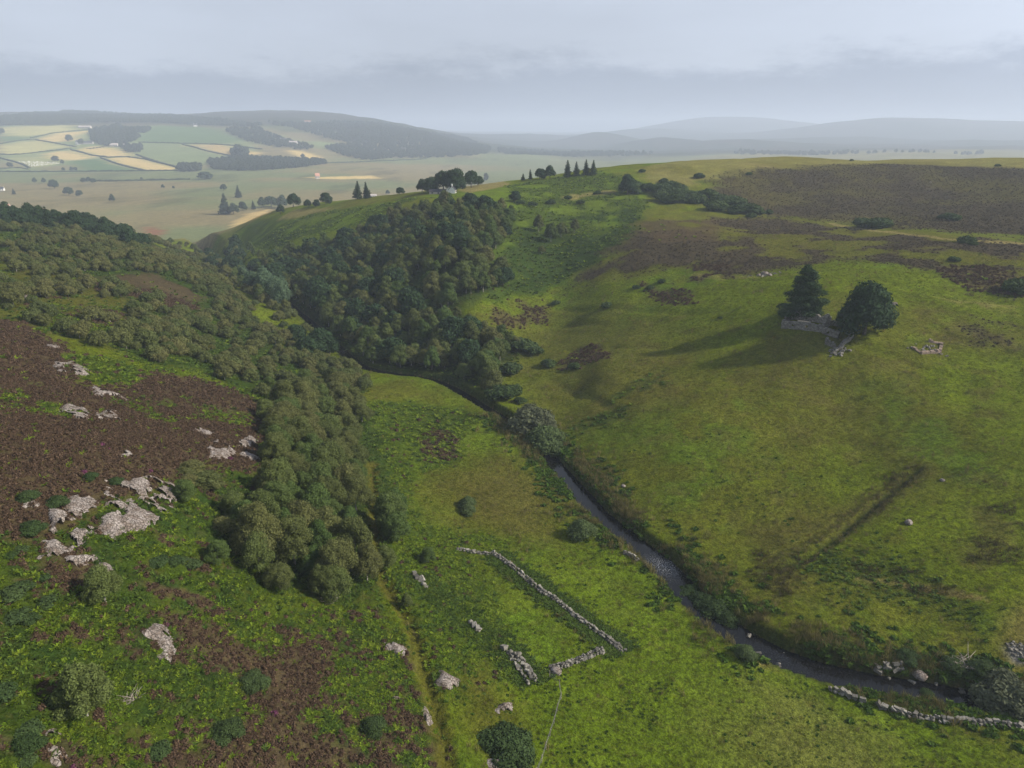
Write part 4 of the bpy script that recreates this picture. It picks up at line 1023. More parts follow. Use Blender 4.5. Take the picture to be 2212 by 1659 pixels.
# single trees of the plain and the spur: (x, y, height in sheet pixels, kind, label)
def single(px, py, hpx, kind, label, name=None, cat='tree', wide=1.0, group=None):
    q = G(px, py); dist = np.linalg.norm(q - np.array([0, 0, CAM_Z])); h = hpx / FPX * dist
    k = {'con': CONIF, 'oak': OAKM, 'big': OAK, 'far': FARTREE, 'gorse': GORSE, 'ngorse': NGORSE, 'birch': BIRCHM, 'gw': GWILLOW, 'willow': WILLOW, 'scrub': SCRUB}[kind]
    i = random.randrange(len(k)); h0 = max(v.co.z for v in k[i][1].vertices)
    s = h / h0
    return place(name or {'con': 'conifer_tree', 'gorse': 'gorse_bush', 'ngorse': 'gorse_bush', 'birch': 'birch_tree'}.get(kind, 'broadleaf_tree'), k[i], q, (s * wide, s * wide, s), None, label, cat, group)
for a in [(772,430,40,'con','taller conifer of the pair standing on the plain behind the spur'), (793,429,34,'con','shorter conifer of the pair standing on the plain behind the spur'),
        (515,427,27,'con','lone slim conifer on the open plain'), (483,412,13,'oak','small round tree beside the lone conifer on the plain'),
        (486,463,42,'con','tallest conifer of the clump at the foot of the spur'), (505,463,24,'oak','round bush beside the tall conifer at the foot of the spur'), (525,455,16,'oak','low bush behind the tan field'),
        (548,452,18,'con','small conifer at the start of the tree row behind the spur'), (566,449,20,'oak','round tree in the row behind the spur, second along'), (586,447,24,'oak','pale tree in the row behind the spur'),
        (612,450,27,'oak','tallest tree of the row behind the spur'), (634,447,26,'oak','last tree of the row behind the spur'), (606,462,20,'oak','pine standing forward of the tree row by the tan field'),
        (665,448,15,'oak','bush left of the round tree on the skyline of the spur'), (704,441,25,'oak','round tree above the spur, left of the conifer pair'), (684,447,15,'oak','low bush joining the round tree above the spur'),
        (838,420,11,'oak','low bush right of the conifer pair'), (864,421,17,'oak','round bush on the plain near the white house'),
        (243,437,14,'oak','lone tree in the middle of the brown plain'), (150,422,16,'oak','larger bush of the clump at the left of the plain'), (172,424,12,'oak','smaller bush of the clump at the left of the plain'),
        (118,408,16,'oak','round tree at the left edge of the plain'), (75,395,10,'oak','small tree left of the plain, above the belt'), (95,396,10,'oak','small tree beside the left belt'),
        (180,394,9,'oak','left bush of three on the plain'), (192,394,10,'oak','middle bush of three on the plain'), (203,396,9,'oak','bush closing the row of three on the plain'),
        (352,407,8,'oak','low bush alone on the plain'), (306,390,6,'oak','tiny bush on the far plain'), (443,387,15,'oak','wide dark copse on the far plain', 'copse_tree', 'tree', 2.0),
        (375,407,5,'oak','speck of a bush on the plain'), (155,369,8,'oak','dark shrub above the plain hedge'), (163,369,7,'oak','shrub next to the plain hedge'), (137,369,6,'oak','low shrub at the plain hedge'),
        (120,350,12,'far','dark bush at the corner of the graveyard'), (135,355,8,'far','low bush by the graveyard wall'), (22,362,10,'far','dark hedge bush at the left edge below the fields'), (5,290,10,'far','dark tree at the left edge among the fields'),
        (150,305,12,'far','tree beside the white farmhouse'), (176,312,10,'far','dark tree in front of the farmhouse'), (654,340,8,'far','lone tree in the pink field'), (518,338,22,'far','large tree above the pale field'),
        (985,414,52,'big','largest broadleaf tree behind the white house'), (932,417,36,'big','dark spreading tree left of the white house'), (958,412,40,'oak','tree between the two largest behind the white house'),
        (1018,405,32,'oak','lighter tree right of the large one at the white house'), (1033,402,24,'oak','small tree at the end of the white house group'), (1050,393,22,'far','slim upright tree alone on the crest', 'slim_tree', 'tree', .45), (912,416,26,'oak','round dark tree at the left end of the white house group'),
        (1130,390,16,'con','leftmost small pine on the crest'), (1146,388,20,'con','second pine on the crest from the left'), (1166,388,24,'oak','rounded pine on the crest'), (1188,386,28,'oak','dense pine in the middle of the crest row'),
        (1226,383,32,'con','tallest dark conifer on the crest'), (1245,381,27,'con','conifer right of the tallest on the crest'), (1266,379,30,'con','last but one conifer on the crest'), (1281,378,30,'con','last conifer of the crest row'),
        (1355,420,40,'big','dark round tree standing on the slope beside the gorse'), (1112,436,22,'oak','dark bush at the top corner of the wood'),
        (1163,500,36,'birch','left birch of the group on the bracken slope'), (1190,522,40,'birch','front birch of the group on the bracken slope'), (1212,512,34,'birch','middle birch of the group on the bracken slope'), (1241,502,30,'birch','right birch of the group on the bracken slope'),
        (1170,548,18,'birch','small bush below the birch group on the bracken slope'), (1070,605,34,'birch','leafy birch jutting from the wood towards the pasture'), (1085,615,28,'birch','last birch of the wood jutting to the pasture')]:
    single(*a)
# gorse on the right hill
GR = 'gorse bushes on the right hill'
for i in range(34):
    t = random.random(); px = 1365 + 250 * t + random.uniform(-12, 12); py = 412 + 42 * t + random.uniform(-14, 12)
    single(px, py, random.uniform(12, 22), 'gorse', 'dark gorse in the long thicket between green slope and heather moor', None, 'bush', 1.4, GR)
for px, py, h, lab in [(1387,372,7,'small gorse bush alone on the dry crest'), (1510,385,11,'gorse at the corner of the heather moor'), (1433,395,10,'gorse just above the long thicket'), (1840,348,4,'low gorse on the skyline'),
        (1865,490,18,'left gorse of the pair on the moor'), (1900,492,20,'right gorse of the pair on the moor'), (1618,378,6,'tiny gorse near the crest'), (2052,476,14,'round gorse alone on the moor'), (2035,472,8,'little gorse beside the round one on the moor'), (2085,525,14,'gorse below the moor path'), (2100,530,9,'smaller gorse below the moor path'),
        (2060,565,10,'round gorse on the rough pasture'), (2205,632,26,'large dark gorse at the right edge below the moor'), (1622,470,10,'gorse at the end of the thicket'), (1640,462,9,'last gorse of the thicket end'), (1660,462,9,'gorse trailing into the moor'),
        (1555,688,5,'small low gorse on the slope'), (1374,623,8,'lone gorse on the green terrace'), (1200,657,9,'gorse at the edge of the rough turf'), (1310,664,12,'dark gorse on the grassy bank'), (1430,610,8,'lower gorse of two on the terrace'), (1405,625,9,'upper gorse of two on the terrace'),
        (1228,430,8,'gorse on the green spur'), (1190,440,10,'second gorse on the green spur'), (1290,420,8,'gorse below the crest pines'), (1150,445,10,'gorse at the top of the bracken'), (1125,440,8,'gorse above the wood corner'), (1255,440,9,'gorse in the bracken gap'), (2155,360,5,'gorse on the far skyline at the right'),
        (1185,790,16,'gorse on the turf beside the wood'), (1240,795,13,'gorse with heather on the brown turf'), (1130,755,26,'rounded gorse at the foot of the wood'), (1155,765,18,'gorse clinging to the wood edge'), (1105,805,24,'gorse above the stream bend'), (1085,860,30,'dense gorse hanging over the stream'), (1110,850,20,'gorse on the steep bank over the stream'), (1125,870,14,'low gorse on the steep bank')]:
    single(px, py, h, 'gorse', lab, None, 'bush', 1.35)
# bushes along the stream
for px, py, h, k, lab in [(1150,935,62,'gw','grey willow leaning over the stream bend'), (1180,975,60,'willow','bright round willow on the stream bank'), (1258,1160,40,'willow','small round willow beside the meadow bank'),
        (1095,1625,56,'ngorse','dark rounded bush near the fence at the lower edge'), (2168,1530,62,'gw','pale silvery willow at the right end of the stream'), (1010,1095,24,'willow','upper bush of two in the meadow'), (1012,1110,22,'willow','lower bush of two in the meadow'),
        (805,1580,34,'ngorse','small dark bush in the heather near the lower edge'), (490,1590,40,'ngorse','dark green gorse in the bracken near the lower edge'), (60,1080,24,'ngorse','upper gorse cushion on the heather'), (125,1092,26,'ngorse','larger gorse cushion on the heather'),
        (250,1045,18,'ngorse','gorse above the large outcrop'), (195,1035,18,'ngorse','dark gorse above the outcrop'), (70,1150,30,'ngorse','gorse at the heather edge on the left'), (545,1480,30,'ngorse','gorse among the brown heather'),
        (1520,1310,38,'ngorse','dark shrub on the far bank below the rapids'), (1548,1328,42,'ngorse','larger dark shrub on the far bank below the rapids'), (1572,1345,34,'ngorse','last dark shrub of the far bank row'), (1490,1285,26,'ngorse','shrub at the tail of the rapids'),
        (2060,1442,22,'ngorse','round dark bush above the stream at the right'), (2122,1450,27,'ngorse','dark bush beside the dead branches'), (2150,1460,20,'ngorse','smaller dark bush right of the dead branches'), (1960,1424,22,'ngorse','low bush on the far bank'), (1610,1420,26,'willow','pale green bush on the near bank'), (2000,1510,24,'ngorse','bush between stream and stone wall')]:
    single(px, py, h * (.72 if k == 'ngorse' else 1), k, lab, {'gw': 'willow_bush', 'willow': 'willow_bush'}.get(k), 'bush', 1.7 if k == 'ngorse' else 1.25)

# ------------------------------------------------------------------ stones, walls, rocks
def rock_mesh(name, sub, sq=(1, .8, .65), rough=.28, mat=None):
    iv, it_ = ico(sub); d = iv.copy()
    k = 1 + rough * (rng.random(len(d)) - .5) * 1.4
    for _ in range(5):                      # flat faces: cut with random planes
        n = unit(1)[0]; c = rng.uniform(.55, .85); h = d @ n
        d = d - np.maximum(h - c, 0)[:, None] * n
    d = d * k[:, None] * np.array(sq)
    return quads_mesh(name, d, it_, mat or M['stone'], False, .35 + .3 * rng.random(len(d)))
STONES = [rock_mesh('stone', 1, (1, rng.uniform(.65, .9), rng.uniform(.5, .75))) for _ in range(9)]
BOULD = [rock_mesh('boulder', 2, (1, rng.uniform(.7, .9), rng.uniform(.5, .7)), .2, M['lichen']) for _ in range(5)]
def stone_row(px, size, rows, label, gaps=0.0, width=.32, cap=280, name='drystone_wall'):
    line_ = smooth_line(ground(px)[:, :2], size * 1.15, 2)
    t = empty(name, (*line_[0], float(hz(*line_[0])))); base = np.array(t.location)
    tag(t, label, 'wall', None, 'thing'); cnt = 0; extra = MB()
    tgv = np.gradient(line_, axis=0); tgv /= np.linalg.norm(tgv, axis=1, keepdims=True)
    core = []
    for r in range(rows):
        for i, p in enumerate(line_):
            fall = fbm(np.array([p[0]]), np.array([p[1]]), 6, 140, 2)[0]
            if r > rows * (1.35 - gaps) * fall * 1.9 or (gaps and fbm(np.array([p[0] + 50]), np.array([p[1]]), 9, 142, 2)[0] < gaps * .55): continue
            for s_ in ((-1, 1) if r < rows - 1 else (0,)):
                nrm = np.array([-tgv[i][1], tgv[i][0]])
                o_ = nrm * s_ * (width * (1 - .25 * r / rows)) + rng.normal(size=2) * size * .16
                k = size * rng.uniform(.34, .72); x, y = p[0] + o_[0], p[1] + o_[1]
                z_ = float(hz(x, y)) + size * .30 + r * size * .56
                cnt += 1
                if cnt > cap: continue
                o = link('stone', random.choice(STONES), t)
                o.location = Vector((x, y, z_)) - Vector(base); o.scale = (k, k, k)
                o.rotation_euler = (rng.normal() * .3, rng.normal() * .3, math.atan2(tgv[i][1], tgv[i][0]) + rng.normal() * .4)
    return t
def block_mesh():
    b = MB(); b.box((0, 0, 0), (2.0, rng.uniform(1.1, 1.6), rng.uniform(.8, 1.2)), 0, .28, rng.uniform(.1, .9)); return b.mesh('stone', M['stone'])
STONES = [block_mesh() for _ in range(7)] + STONES[:5]
stone_row([(1067,1199),(1096,1218),(1123,1239),(1166,1277),(1204,1301)], .46, 3, 'upper half of the long drystone wall running down to the meadow', .38, cap=290)
stone_row([(1206,1302),(1247,1337),(1268,1350),(1294,1369),(1326,1393),(1346,1408)], .44, 3, 'lower half of the long drystone wall ending in the open meadow', .1, cap=290)
stone_row([(1190,1446),(1231,1435),(1262,1422),(1300,1407)], .44, 3, 'short drystone wall meeting the foot of the long wall', .05, cap=290)
stone_row([(899,1246),(936,1291),(968,1315),(1010,1345),(1053,1377),(1090,1409),(1113,1422)], .75, 2, 'tumbled line of wall stones sinking into the bracken', .62, cap=200)
stone_row([(1112,1422),(1124,1438),(1134,1452),(1148,1474)], .62, 3, 'broad heap of grey wall stones above the fence', .05, .75, cap=200)
stone_row([(1900,1527),(1929,1537),(1975,1548),(2020,1555),(2068,1557),(2108,1563),(2143,1563),(2199,1571),(2230,1575)], .6, 2, 'long wall of pale boulders below the stream at the right', .08, .3, cap=290)
stone_row([(1793,1491),(1815,1497),(1836,1506),(1860,1517)], .62, 2, 'short broken wall beside the near stream bank', .1, .25, cap=120)
stone_row([(1897,1446),(1916,1443),(1945,1441)], .85, 2, 'stub of stone wall on the far bank', .15, .3, cap=80)
stone_row([(989,1188),(1037,1196),(1066,1199)], .5, 2, 'low overgrown wall end in bracken above the meadow', .45, .25, cap=120)
stone_row([(1350,1196),(1362,1201),(1376,1210)], .6, 2, 'few wall stones above the near bank', .2, .2, cap=60)

for nm_, pxs, wd_, n_, pr, lab_ in [('wall_bracken', [(1067,1199),(1123,1239),(1204,1301),(1268,1350),(1346,1408)], 1.0, 2400, PR_DBRACKEN, 'bracken growing against the long drystone wall'),
        ('ditch_rushes', [(1640,1240),(1752,1205),(1850,1125),(1950,1045),(1990,1008)], 1.2, 450, PR_RUSH, 'brown rushes lining the ditch on the right'),
        ('wall_weeds', [(899,1246),(968,1315),(1053,1377),(1113,1422),(1150,1476)], 1.2, 1800, PR_DBRACKEN, 'bracken over the tumbled wall line')]:
    l_ = smooth_line(ground(pxs)[:, :2], .5, 2); k_ = rng.integers(0, len(l_), n_); sg = rng.choice([-1, 1], n_)
    p_ = l_[k_] + rng.normal(size=(n_, 2)) * .25; t_ = np.gradient(l_, axis=0)[k_]; t_ /= np.linalg.norm(t_, axis=1, keepdims=True)
    p_ = p_ + np.stack([-t_[:, 1], t_[:, 0]], -1) * (sg * (.6 + rng.gamma(1.5, wd_ * .5, n_)))[:, None]
    s_ = rng.uniform(.5, 1.15, n_); scatter(nm_, np.hstack([p_, hz(p_[:, 0], p_[:, 1])[:, None]]), np.stack([s_, s_, s_], -1), pr, lab_)
def outcrop(pxpoly, label, h=.55, res=.28, name='rock_outcrop', rough=1.0, wob=.7, grow=.5):
    poly = world_poly(pxpoly, 2); lo, hi = poly.min(0) - .6, poly.max(0) + .6
    gx = np.arange(lo[0], hi[0], res); gy = np.arange(lo[1], hi[1], res); X, Y = np.meshgrid(gx, gy)
    X = X + rng.uniform(-.35, .35, X.shape) * res; Y = Y + rng.uniform(-.35, .35, Y.shape) * res
    wx = X + (fbm(X, Y, 1.6, 161, 3) - .5) * wob * 2; wy = Y + (fbm(X, Y, 1.6, 163, 3) - .5) * wob * 2
    sd_ = sdist(wx, wy, poly) + grow
    holes = fbm(X, Y, 1.9, 175, 3, .6); sd_ = np.where(holes < .43, np.minimum(sd_, (holes - .43) * 6), sd_)
    st = fbm(X, Y, 1.3, 165, 3, .6); led = np.floor((st + fbm(X, Y, 4, 167, 2)) * 5) / 5
    Z = hz(X, Y) + np.minimum(sd_ * .7, h) * (.32 + .7 * led) + (fbm(X, Y, .6, 169, 3) - .5) * .32 * rough + .04
    a = np.arange(X.size).reshape(X.shape); q = np.stack([a[:-1, :-1], a[:-1, 1:], a[1:, 1:], a[1:, :-1]], -1).reshape(-1, 4)
    ok = (sd_.ravel()[q] > -.25).all(1); q = q[ok]
    if len(q) == 0: return
    used = np.unique(q); mp = -np.ones(X.size, int); mp[used] = np.arange(len(used))
    c = np.array([poly[:, 0].mean(), poly[:, 1].mean(), 0]); c[2] = hz(c[0], c[1])
    v = np.stack([X.ravel(), Y.ravel(), Z.ravel()], -1)[used] - c
    o = link(name, quads_mesh(name, v, mp[q], M['lichen'], False, .3 + .4 * fbm(X, Y, .9, 171, 2).ravel()[used])); o.location = c
    return tag(o, label, 'rock')
def k1(p): return [(x / 3.319 * .8848, (900 + y / 3.319) * .8848) for x, y in p]
def k2(p): return [(x / 3.318 * .8848, (1375 + y / 3.318) * .8848) for x, y in p]
def k4(p): return [((600 + x / 3.318) * .8848, (1375 + y / 3.318) * .8848) for x, y in p]
outcrop(k1([(1120,925),(1260,915),(1385,965),(1375,1080),(1300,1070),(1290,1150),(1330,1180),(1190,1280),(990,1270),(1090,1190),(1125,1060)]), 'largest pale rock slab on the left hillside', .6, grow=1.3)
outcrop(k1([(890,930),(1050,940),(1060,1000),(960,1045),(900,1000)]), 'flat rock at the upper left of the largest slab', .4, grow=0.9)
outcrop(k1([(590,1060),(720,1060),(730,1130),(600,1170)]), 'weathered low rock in the middle of the outcrops', .4, grow=0.9)
outcrop(k1([(455,1160),(500,1165),(560,1270),(500,1330),(440,1310),(470,1240)]), 'steep rock rib at the left of the outcrops', .7, grow=0.8)
outcrop(k1([(370,1440),(420,1380),(500,1430),(470,1500),(390,1545)]), 'bright white rock face at the lower left of the outcrops', .9, .24)
outcrop(k1([(560,1540),(740,1525),(760,1550),(650,1580),(550,1600)]), 'narrow rock ledge below the outcrops', .5)
outcrop(k1([(620,1350),(720,1290),(730,1320),(640,1400),(520,1470),(500,1450),(570,1410)]), 'slanting rock rib between gorse cushions', .5, grow=0.8)
outcrop(k1([(920,1110),(990,1110),(980,1180),(930,1220),(970,1320),(930,1360),(870,1320),(910,1230)]), 'upright rock strip left of the largest slab', .6, grow=0.9)
outcrop(k1([(770,155),(860,190),(960,205),(1020,255),(930,250),(860,215),(770,215)]), 'long white rock ledge in the upper heather', .6)
outcrop(k1([(760,350),(820,385),(910,345),(960,390),(1010,415),(920,410),(800,400)]), 'thin rock scar below the long white ledge', .35)
outcrop(k1([(1560,490),(1620,490),(1615,510),(1570,510)]), 'single white boulder above the thicket-side rocks', .7, .24)
outcrop(k1([(1700,660),(1780,590),(1870,650),(1860,720),(1710,720)]), 'broad grey slab beside the thicket', .5)
outcrop(k1([(1890,600),(2050,560),(2060,600),(1960,630)]), 'upper pale rock beside the thicket', .4)
outcrop(k1([(1960,690),(2050,660),(2110,720),(2040,740)]), 'lower pale rock against the thicket', .4)
outcrop(k1([(975,690),(1040,675),(1040,700),(990,715)]), 'small rock alone in the wide heather', .4)
outcrop(k1([(1640,500),(1740,520),(1730,540),(1650,530)]), 'low brownish rock right of the white boulder', .3)
outcrop([(133,885),(150,875),(190,890),(180,905),(150,900)], 'pale rock patch at the top edge of the heather', .4)
outcrop([(118,785),(160,785),(190,800),(180,812),(140,805)], 'scattered white rock near the top of the hillside', .5)
outcrop([(105,746),(122,745),(128,752),(110,753)], 'small white rock highest on the heather slope', .5)
outcrop([(48,641),(68,640),(70,646),(50,647)], 'pale rock among the upper scrub', .5)
outcrop([(60,1085),(72,1083),(74,1092),(62,1094)], 'little rock on the left heather', .4)
outcrop(k2([(1220,580),(1290,520),(1330,600),(1370,680),(1365,760),(1310,850),(1330,740),(1300,660)]), 'curved pale rock rib in the lower bracken', .7, .22)
outcrop(k2([(370,1480),(430,1390),(480,1390),(470,1430),(400,1500)]), 'rock pushing out of bracken at the lower left edge', .7, .2)
outcrop(k2([(440,1560),(490,1530),(490,1580),(460,1600)]), 'white rock lowest at the left edge', .8, .2)
outcrop(k2([(800,40),(845,10),(850,110),(815,135)]), 'upright white rock beside bright bracken', .7, .2)
outcrop(k4([(1120,650),(1170,670),(1240,640),(1270,700),(1265,740),(1180,700)]), 'mossy grey boulder left of the track', .8, .2)
outcrop(k4([(1420,1300),(1440,1220),(1470,1190),(1490,1220),(1460,1290)]), 'tall pale boulder at the track edge', .9, .2)
outcrop(k4([(1580,960),(1600,900),(1690,950),(1700,990),(1640,1000)]), 'heather-topped boulder right of the track', .8, .2)
outcrop(k4([(1200,1110),(1225,1110),(1230,1150),(1215,1150)]), 'small white stone above the track', .5, .2)
outcrop(k4([(1990,1610),(2070,1600),(2080,1655),(2000,1650)]), 'grey rock at the lower edge under the dark bush', .6, .2)
outcrop(k4([(2060,1150),(2120,1140),(2130,1230),(2070,1230)]), 'cluster of pale rocks near the dark bush', .5, .2)
for px, py, k, lab in [(1963,1131,.85,'white boulder alone on the right pasture'), (2034,1038,.55,'small white stone beside the dark rush bed'), (1346,1051,.6,'grey stone on the turf above the stream'),
        (1985,1461,1.1,'big pale boulder on the far bank'), (2142,1485,.7,'boulder above the stream near the silvery willow'), (1652,594,1.3,'flat stone of the rubble above the ruin'), (1664,596,.9,'smaller stone of the rubble above the ruin'),
        (1640,596,1.0,'low stone at the left of the rubble above the ruin'), (1932,658,.9,'pale stone behind the round tree of the ruin'), (1200,1453,.9,'large boulder at the near end of the short wall'), (2010,395,.8,'white stone on the distant moor'), (2160,1487,.8,'boulder by the water below the dark bushes')]:
    q = G(px, py); o = link('boulder', random.choice(BOULD)); o.location = (q[0], q[1], q[2] + k * .25); o.scale = (k, k, k); o.rotation_euler = (0, 0, random.uniform(0, 6)); tag(o, lab, 'rock')
# stream stones and the gravel patch
n = 4000; t = rng.integers(0, len(RIV) - 1, n); tgv = RIV[t + 1] - RIV[t]; tgv /= np.linalg.norm(tgv, axis=1, keepdims=True)
p = RIV[t] + np.stack([-tgv[:, 1], tgv[:, 0]], -1) * (rng.choice([-1, 1], n) * rng.uniform(1.2, 2.6, n))[:, None]
pj, _ = project(np.hstack([p, np.zeros((n, 1))])); ok = (p[:, 1] < 100) & (pj > 1600) & (fbm(p[:, 0], p[:, 1], 5, 180, 2) > .5); p = p[ok]
s = rng.uniform(.12, .42, len(p)); scatter('stream_stones', np.hstack([p, np.full((len(p), 1), -.02)]), np.stack([s, s, s], -1), STONES, 'stones along the water edge at the right', .4)
gp = fill([(2168,1392),(2185,1385),(2235,1397),(2235,1424),(2190,1418)], .34, seed=31); s = rng.uniform(.12, .3, len(gp))
scatter('gravel_heap', gp, np.stack([s, s, s], -1), STONES, 'heap of grey stones at the right edge', .4)
# bleached dead branches
dq = G(2078, 1440); b = MB()
for i in range(46):
    a = random.uniform(0, 6.28); l = random.uniform(1.0, 2.6); s0 = np.array([random.uniform(-1.4, 1.4), random.uniform(-.8, .8), .15]); d_ = np.array([math.cos(a), math.sin(a), random.uniform(.1, .9)])
    b.tube([s0, s0 + d_ * l * .5 + np.array([0, 0, .15]), s0 + d_ * l + np.array([random.uniform(-.3, .3), 0, 0])], [.055, .04, .012], 5)
o = b.build('dead_branches', M['deadwood'], None, True); o.location = dq; tag(o, 'tangle of bleached dead branches among the right-hand bushes', 'branches')
dq = G(280, 1515); b = MB()
for i in range(30):
    a = random.uniform(0, 6.28); l = random.uniform(.5, 1.2); s0 = np.array([random.uniform(-.5, .5), random.uniform(-.5, .5), .05]); d_ = np.array([math.cos(a), math.sin(a), random.uniform(.3, 1.2)])
    b.tube([s0, s0 + d_ * l * .5, s0 + d_ * l], [.03, .022, .008], 4)
o = b.build('dead_branches', M['deadwood'], None, True); o.location = dq; tag(o, 'small bleached dead shrub beside the thin grey birch', 'branches')
dq = G(715, 1300); b = MB()
for i in range(40):
    a = random.uniform(0, 6.28); l = random.uniform(.8, 2.0); s0 = np.array([random.uniform(-.5, .5), random.uniform(-.5, .5), .05]); d_ = np.array([math.cos(a), math.sin(a), random.uniform(.4, 1.4)])
    b.tube([s0, s0 + d_ * l * .5, s0 + d_ * l], [.04, .028, .01], 4)
o = b.build('dead_branches', M['deadwood'], None, True); o.location = dq; tag(o, 'pale dead branches at the foot of the near thicket', 'branches')

# ------------------------------------------------------------------ fence
M['post'] = plain_mat('weathered_post', (.30, .27, .22), (.16, .14, .11), nscale=6)
M['wire'] = plain_mat('fence_wire', (.25, .25, .25), None, .5, bump=0)
fp = ground([(1187,1463),(1203,1478),(1217,1494),(1210,1516),(1202,1545),(1194,1572),(1185,1600),(1177,1627),(1169,1650),(1160,1676)])
fe = empty('wire_fence', fp[2]); tag(fe, 'post and wire fence leading to the foot of the stone heap', 'fence')
fl = smooth_line(fp[:, :2], 2.2, 0); tops = []
for x, y in fl:
    b = MB(); r_ = random.uniform(.045, .06); lx, ly = random.uniform(-.07, .07), random.uniform(-.07, .07)
    b.tube([(0, 0, -.3), (lx * .5, ly * .5, .6), (lx, ly, 1.25)], [r_, r_, r_ * .9], 6)
    o = b.build('post', M['post'], fe); o.location = Vector((x, y, float(hz(x, y)))) - fe.location; tops.append(np.array(o.location) + np.array([lx, ly, 0]))
for hgt in (.45, .8, 1.12):
    b = MB(); b.tube([p + np.array([0, 0, hgt]) for p in tops], [.012] * len(tops), 4); b.build('wire', M['wire'], fe)

# ------------------------------------------------------------------ ruined cottage
def rubble_wall(mb, p0, p1, hfun, thick=.62, openings=(), sx=.46, sz=.27):
    p0 = np.array(p0, float); p1 = np.array(p1, float); v = p1 - p0; L_ = np.hypot(*v); u = v / L_; nrm = np.array([-u[1], u[0]]); ang = math.atan2(u[1], u[0])
    zc = 0.0; row = 0; hmax = max(hfun(s) for s in np.linspace(0, 1, 60))
    while zc < hmax:
        h = sz * random.uniform(.8, 1.2); s = -random.uniform(0, sx * .6) if row % 2 else 0.0
        while s < L_:
            w = sx * random.uniform(.6, 1.35); m_ = s + w / 2
            if 0 <= m_ <= L_ and zc + h * .5 < hfun(m_ / L_) and not any(a0 < m_ < a1 and z0 < zc + h * .5 < z1 for a0, a1, z0, z1 in openings):
                for side in (-1, 1):
                    c = p0 + u * m_ + nrm * side * thick * .25
                    mb.box((c[0], c[1], zc + h / 2 + GZ(c)), (w * .97, thick * .5 * random.uniform(.92, 1.12), h * .97), ang + random.uniform(-.04, .04), .07, random.uniform(.1, .95))
            s += w
        zc += h; row += 1
RA = G(1688, 708); RB = G(1811, 730)
ruin = empty('ruined_cottage', RA); tag(ruin, 'roofless stone cottage ruin below the conifer and the round tree', 'ruin')
uu = (RB - RA)[:2]; RL = np.hypot(*uu); uu /= RL; vv = np.array([-uu[1], uu[0]])
def RW(a, d): return RA[:2] + uu * a + vv * d
def GZ(c): return float(hz(c[0], c[1])) - .25
def jag(base, amp, seed):
    return lambda s: base + amp * (2 * vnoise(np.array([s * 9.0]), np.array([seed * 1.7]), seed)[0] - 1)
RD_ = 4.6
for nm_, a0, a1, hf, op in [
        ('front_wall', RW(0, 0), RW(RL * .70, 0), jag(2.35, .5, 3), [(RL * .18, RL * .18 + .7, .9, 1.7), (RL * .42, RL * .42 + .8, .9, 1.8)]),
        ('front_wall', RW(RL * .72, 0), RW(RL, -.1), jag(1.9, .5, 5), [(RL * .08, RL * .08 + .7, .6, 1.4)]),
        ('back_wall', RW(.3, RD_), RW(RL * .70, RD_), jag(2.3, .5, 7), []),
        ('gable', RW(0, .35), RW(0, RD_), lambda s: 1.9 + .4 * (1 - abs(2 * s - 1)) + .35 * math.sin(s * 23), []),
        ('gable', RW(RL * .705, .35), RW(RL * .705, RD_), lambda s: 1.7 + 2.6 * (1 - abs(2 * s - 1)) ** .9, []),
        ('back_wall', RW(RL * .72, RD_), RW(RL, RD_), jag(1.3, .5, 9), [])]:
    b = MB(); rubble_wall(b, a0, a1, hf, openings=op); o = b.build(nm_, M['stone'], ruin); o.location = -ruin.location
EA = G(1783, 742); EB = G(1811, 756); EC = G(1842, 727)
byre = empty('ruined_byre', EA); tag(byre, 'low L-shaped stump of wall in front of the round tree', 'ruin')
for nm_, a0, a1, hf in [('wall', EA[:2], EB[:2], lambda s: 1.8 - 1.2 * s + .3 * math.sin(s * 14)), ('wall', EB[:2], EC[:2], lambda s: .7 + 1.3 * abs(math.sin(s * 5.2)) * s + .3)]:
    b = MB(); rubble_wall(b, a0, a1, hf); o = b.build(nm_, M['stone'], byre); o.location = -byre.location
M['redrubble'] = plain_mat('lichen_rubble', (.34, .26, .20), (.20, .15, .12), nscale=2)
FQ = ground([(1972,752),(1990,764),(2030,762),(2034,742),(2005,738)]); fnd = empty('ruined_foundation', FQ[0]); tag(fnd, 'brownish rubble foundation right of the round tree', 'ruin')
for i in range(4):
    b = MB(); rubble_wall(b, FQ[i][:2], FQ[(i + 1)][:2], jag(.75, .35, 20 + i), .7); o = b.build('wall', M['redrubble'], fnd); o.location = -fnd.location
def rubble_at(px, py, r_, n_, label):
    q = G(px, py); t = empty('rubble_heap', q); tag(t, label, 'rubble')
    for i in range(n_):
        x, y = q[:2] + rng.normal(size=2) * r_ * np.array([1, .6]); k = rng.uniform(.2, .5); o = link('stone', random.choice(STONES), t)
        o.location = Vector((x, y, float(hz(x, y)) + k * .25)) - Vector(q); o.scale = (k, k, k); o.rotation_euler = rng.uniform(-1, 1, 3)
rubble_at(1812, 758, 1.2, 40, 'fallen stones in front of the low wall stump')
rubble_at(1652, 594, 2.2, 40, 'low rubble on the pasture above the ruin')
rubble_at(2010, 755, 2.5, 30, 'loose stones around the brownish foundation')
def h_of(k): return max(v.co.z for v in k[1].vertices)
q = G(1735, 684); t = place('old_conifer', RAGCON, q, (1.12, 1.12, .96), 1.0, 'broad ragged conifer behind the ruined cottage', 'tree')
q = G(1866, 722) - np.array([0, 0, .9]); t = place('sycamore_tree', OAK[0], q, (1.32, 1.32, 1.36), 2.0, 'dense round tree beside the ruined cottage', 'tree')

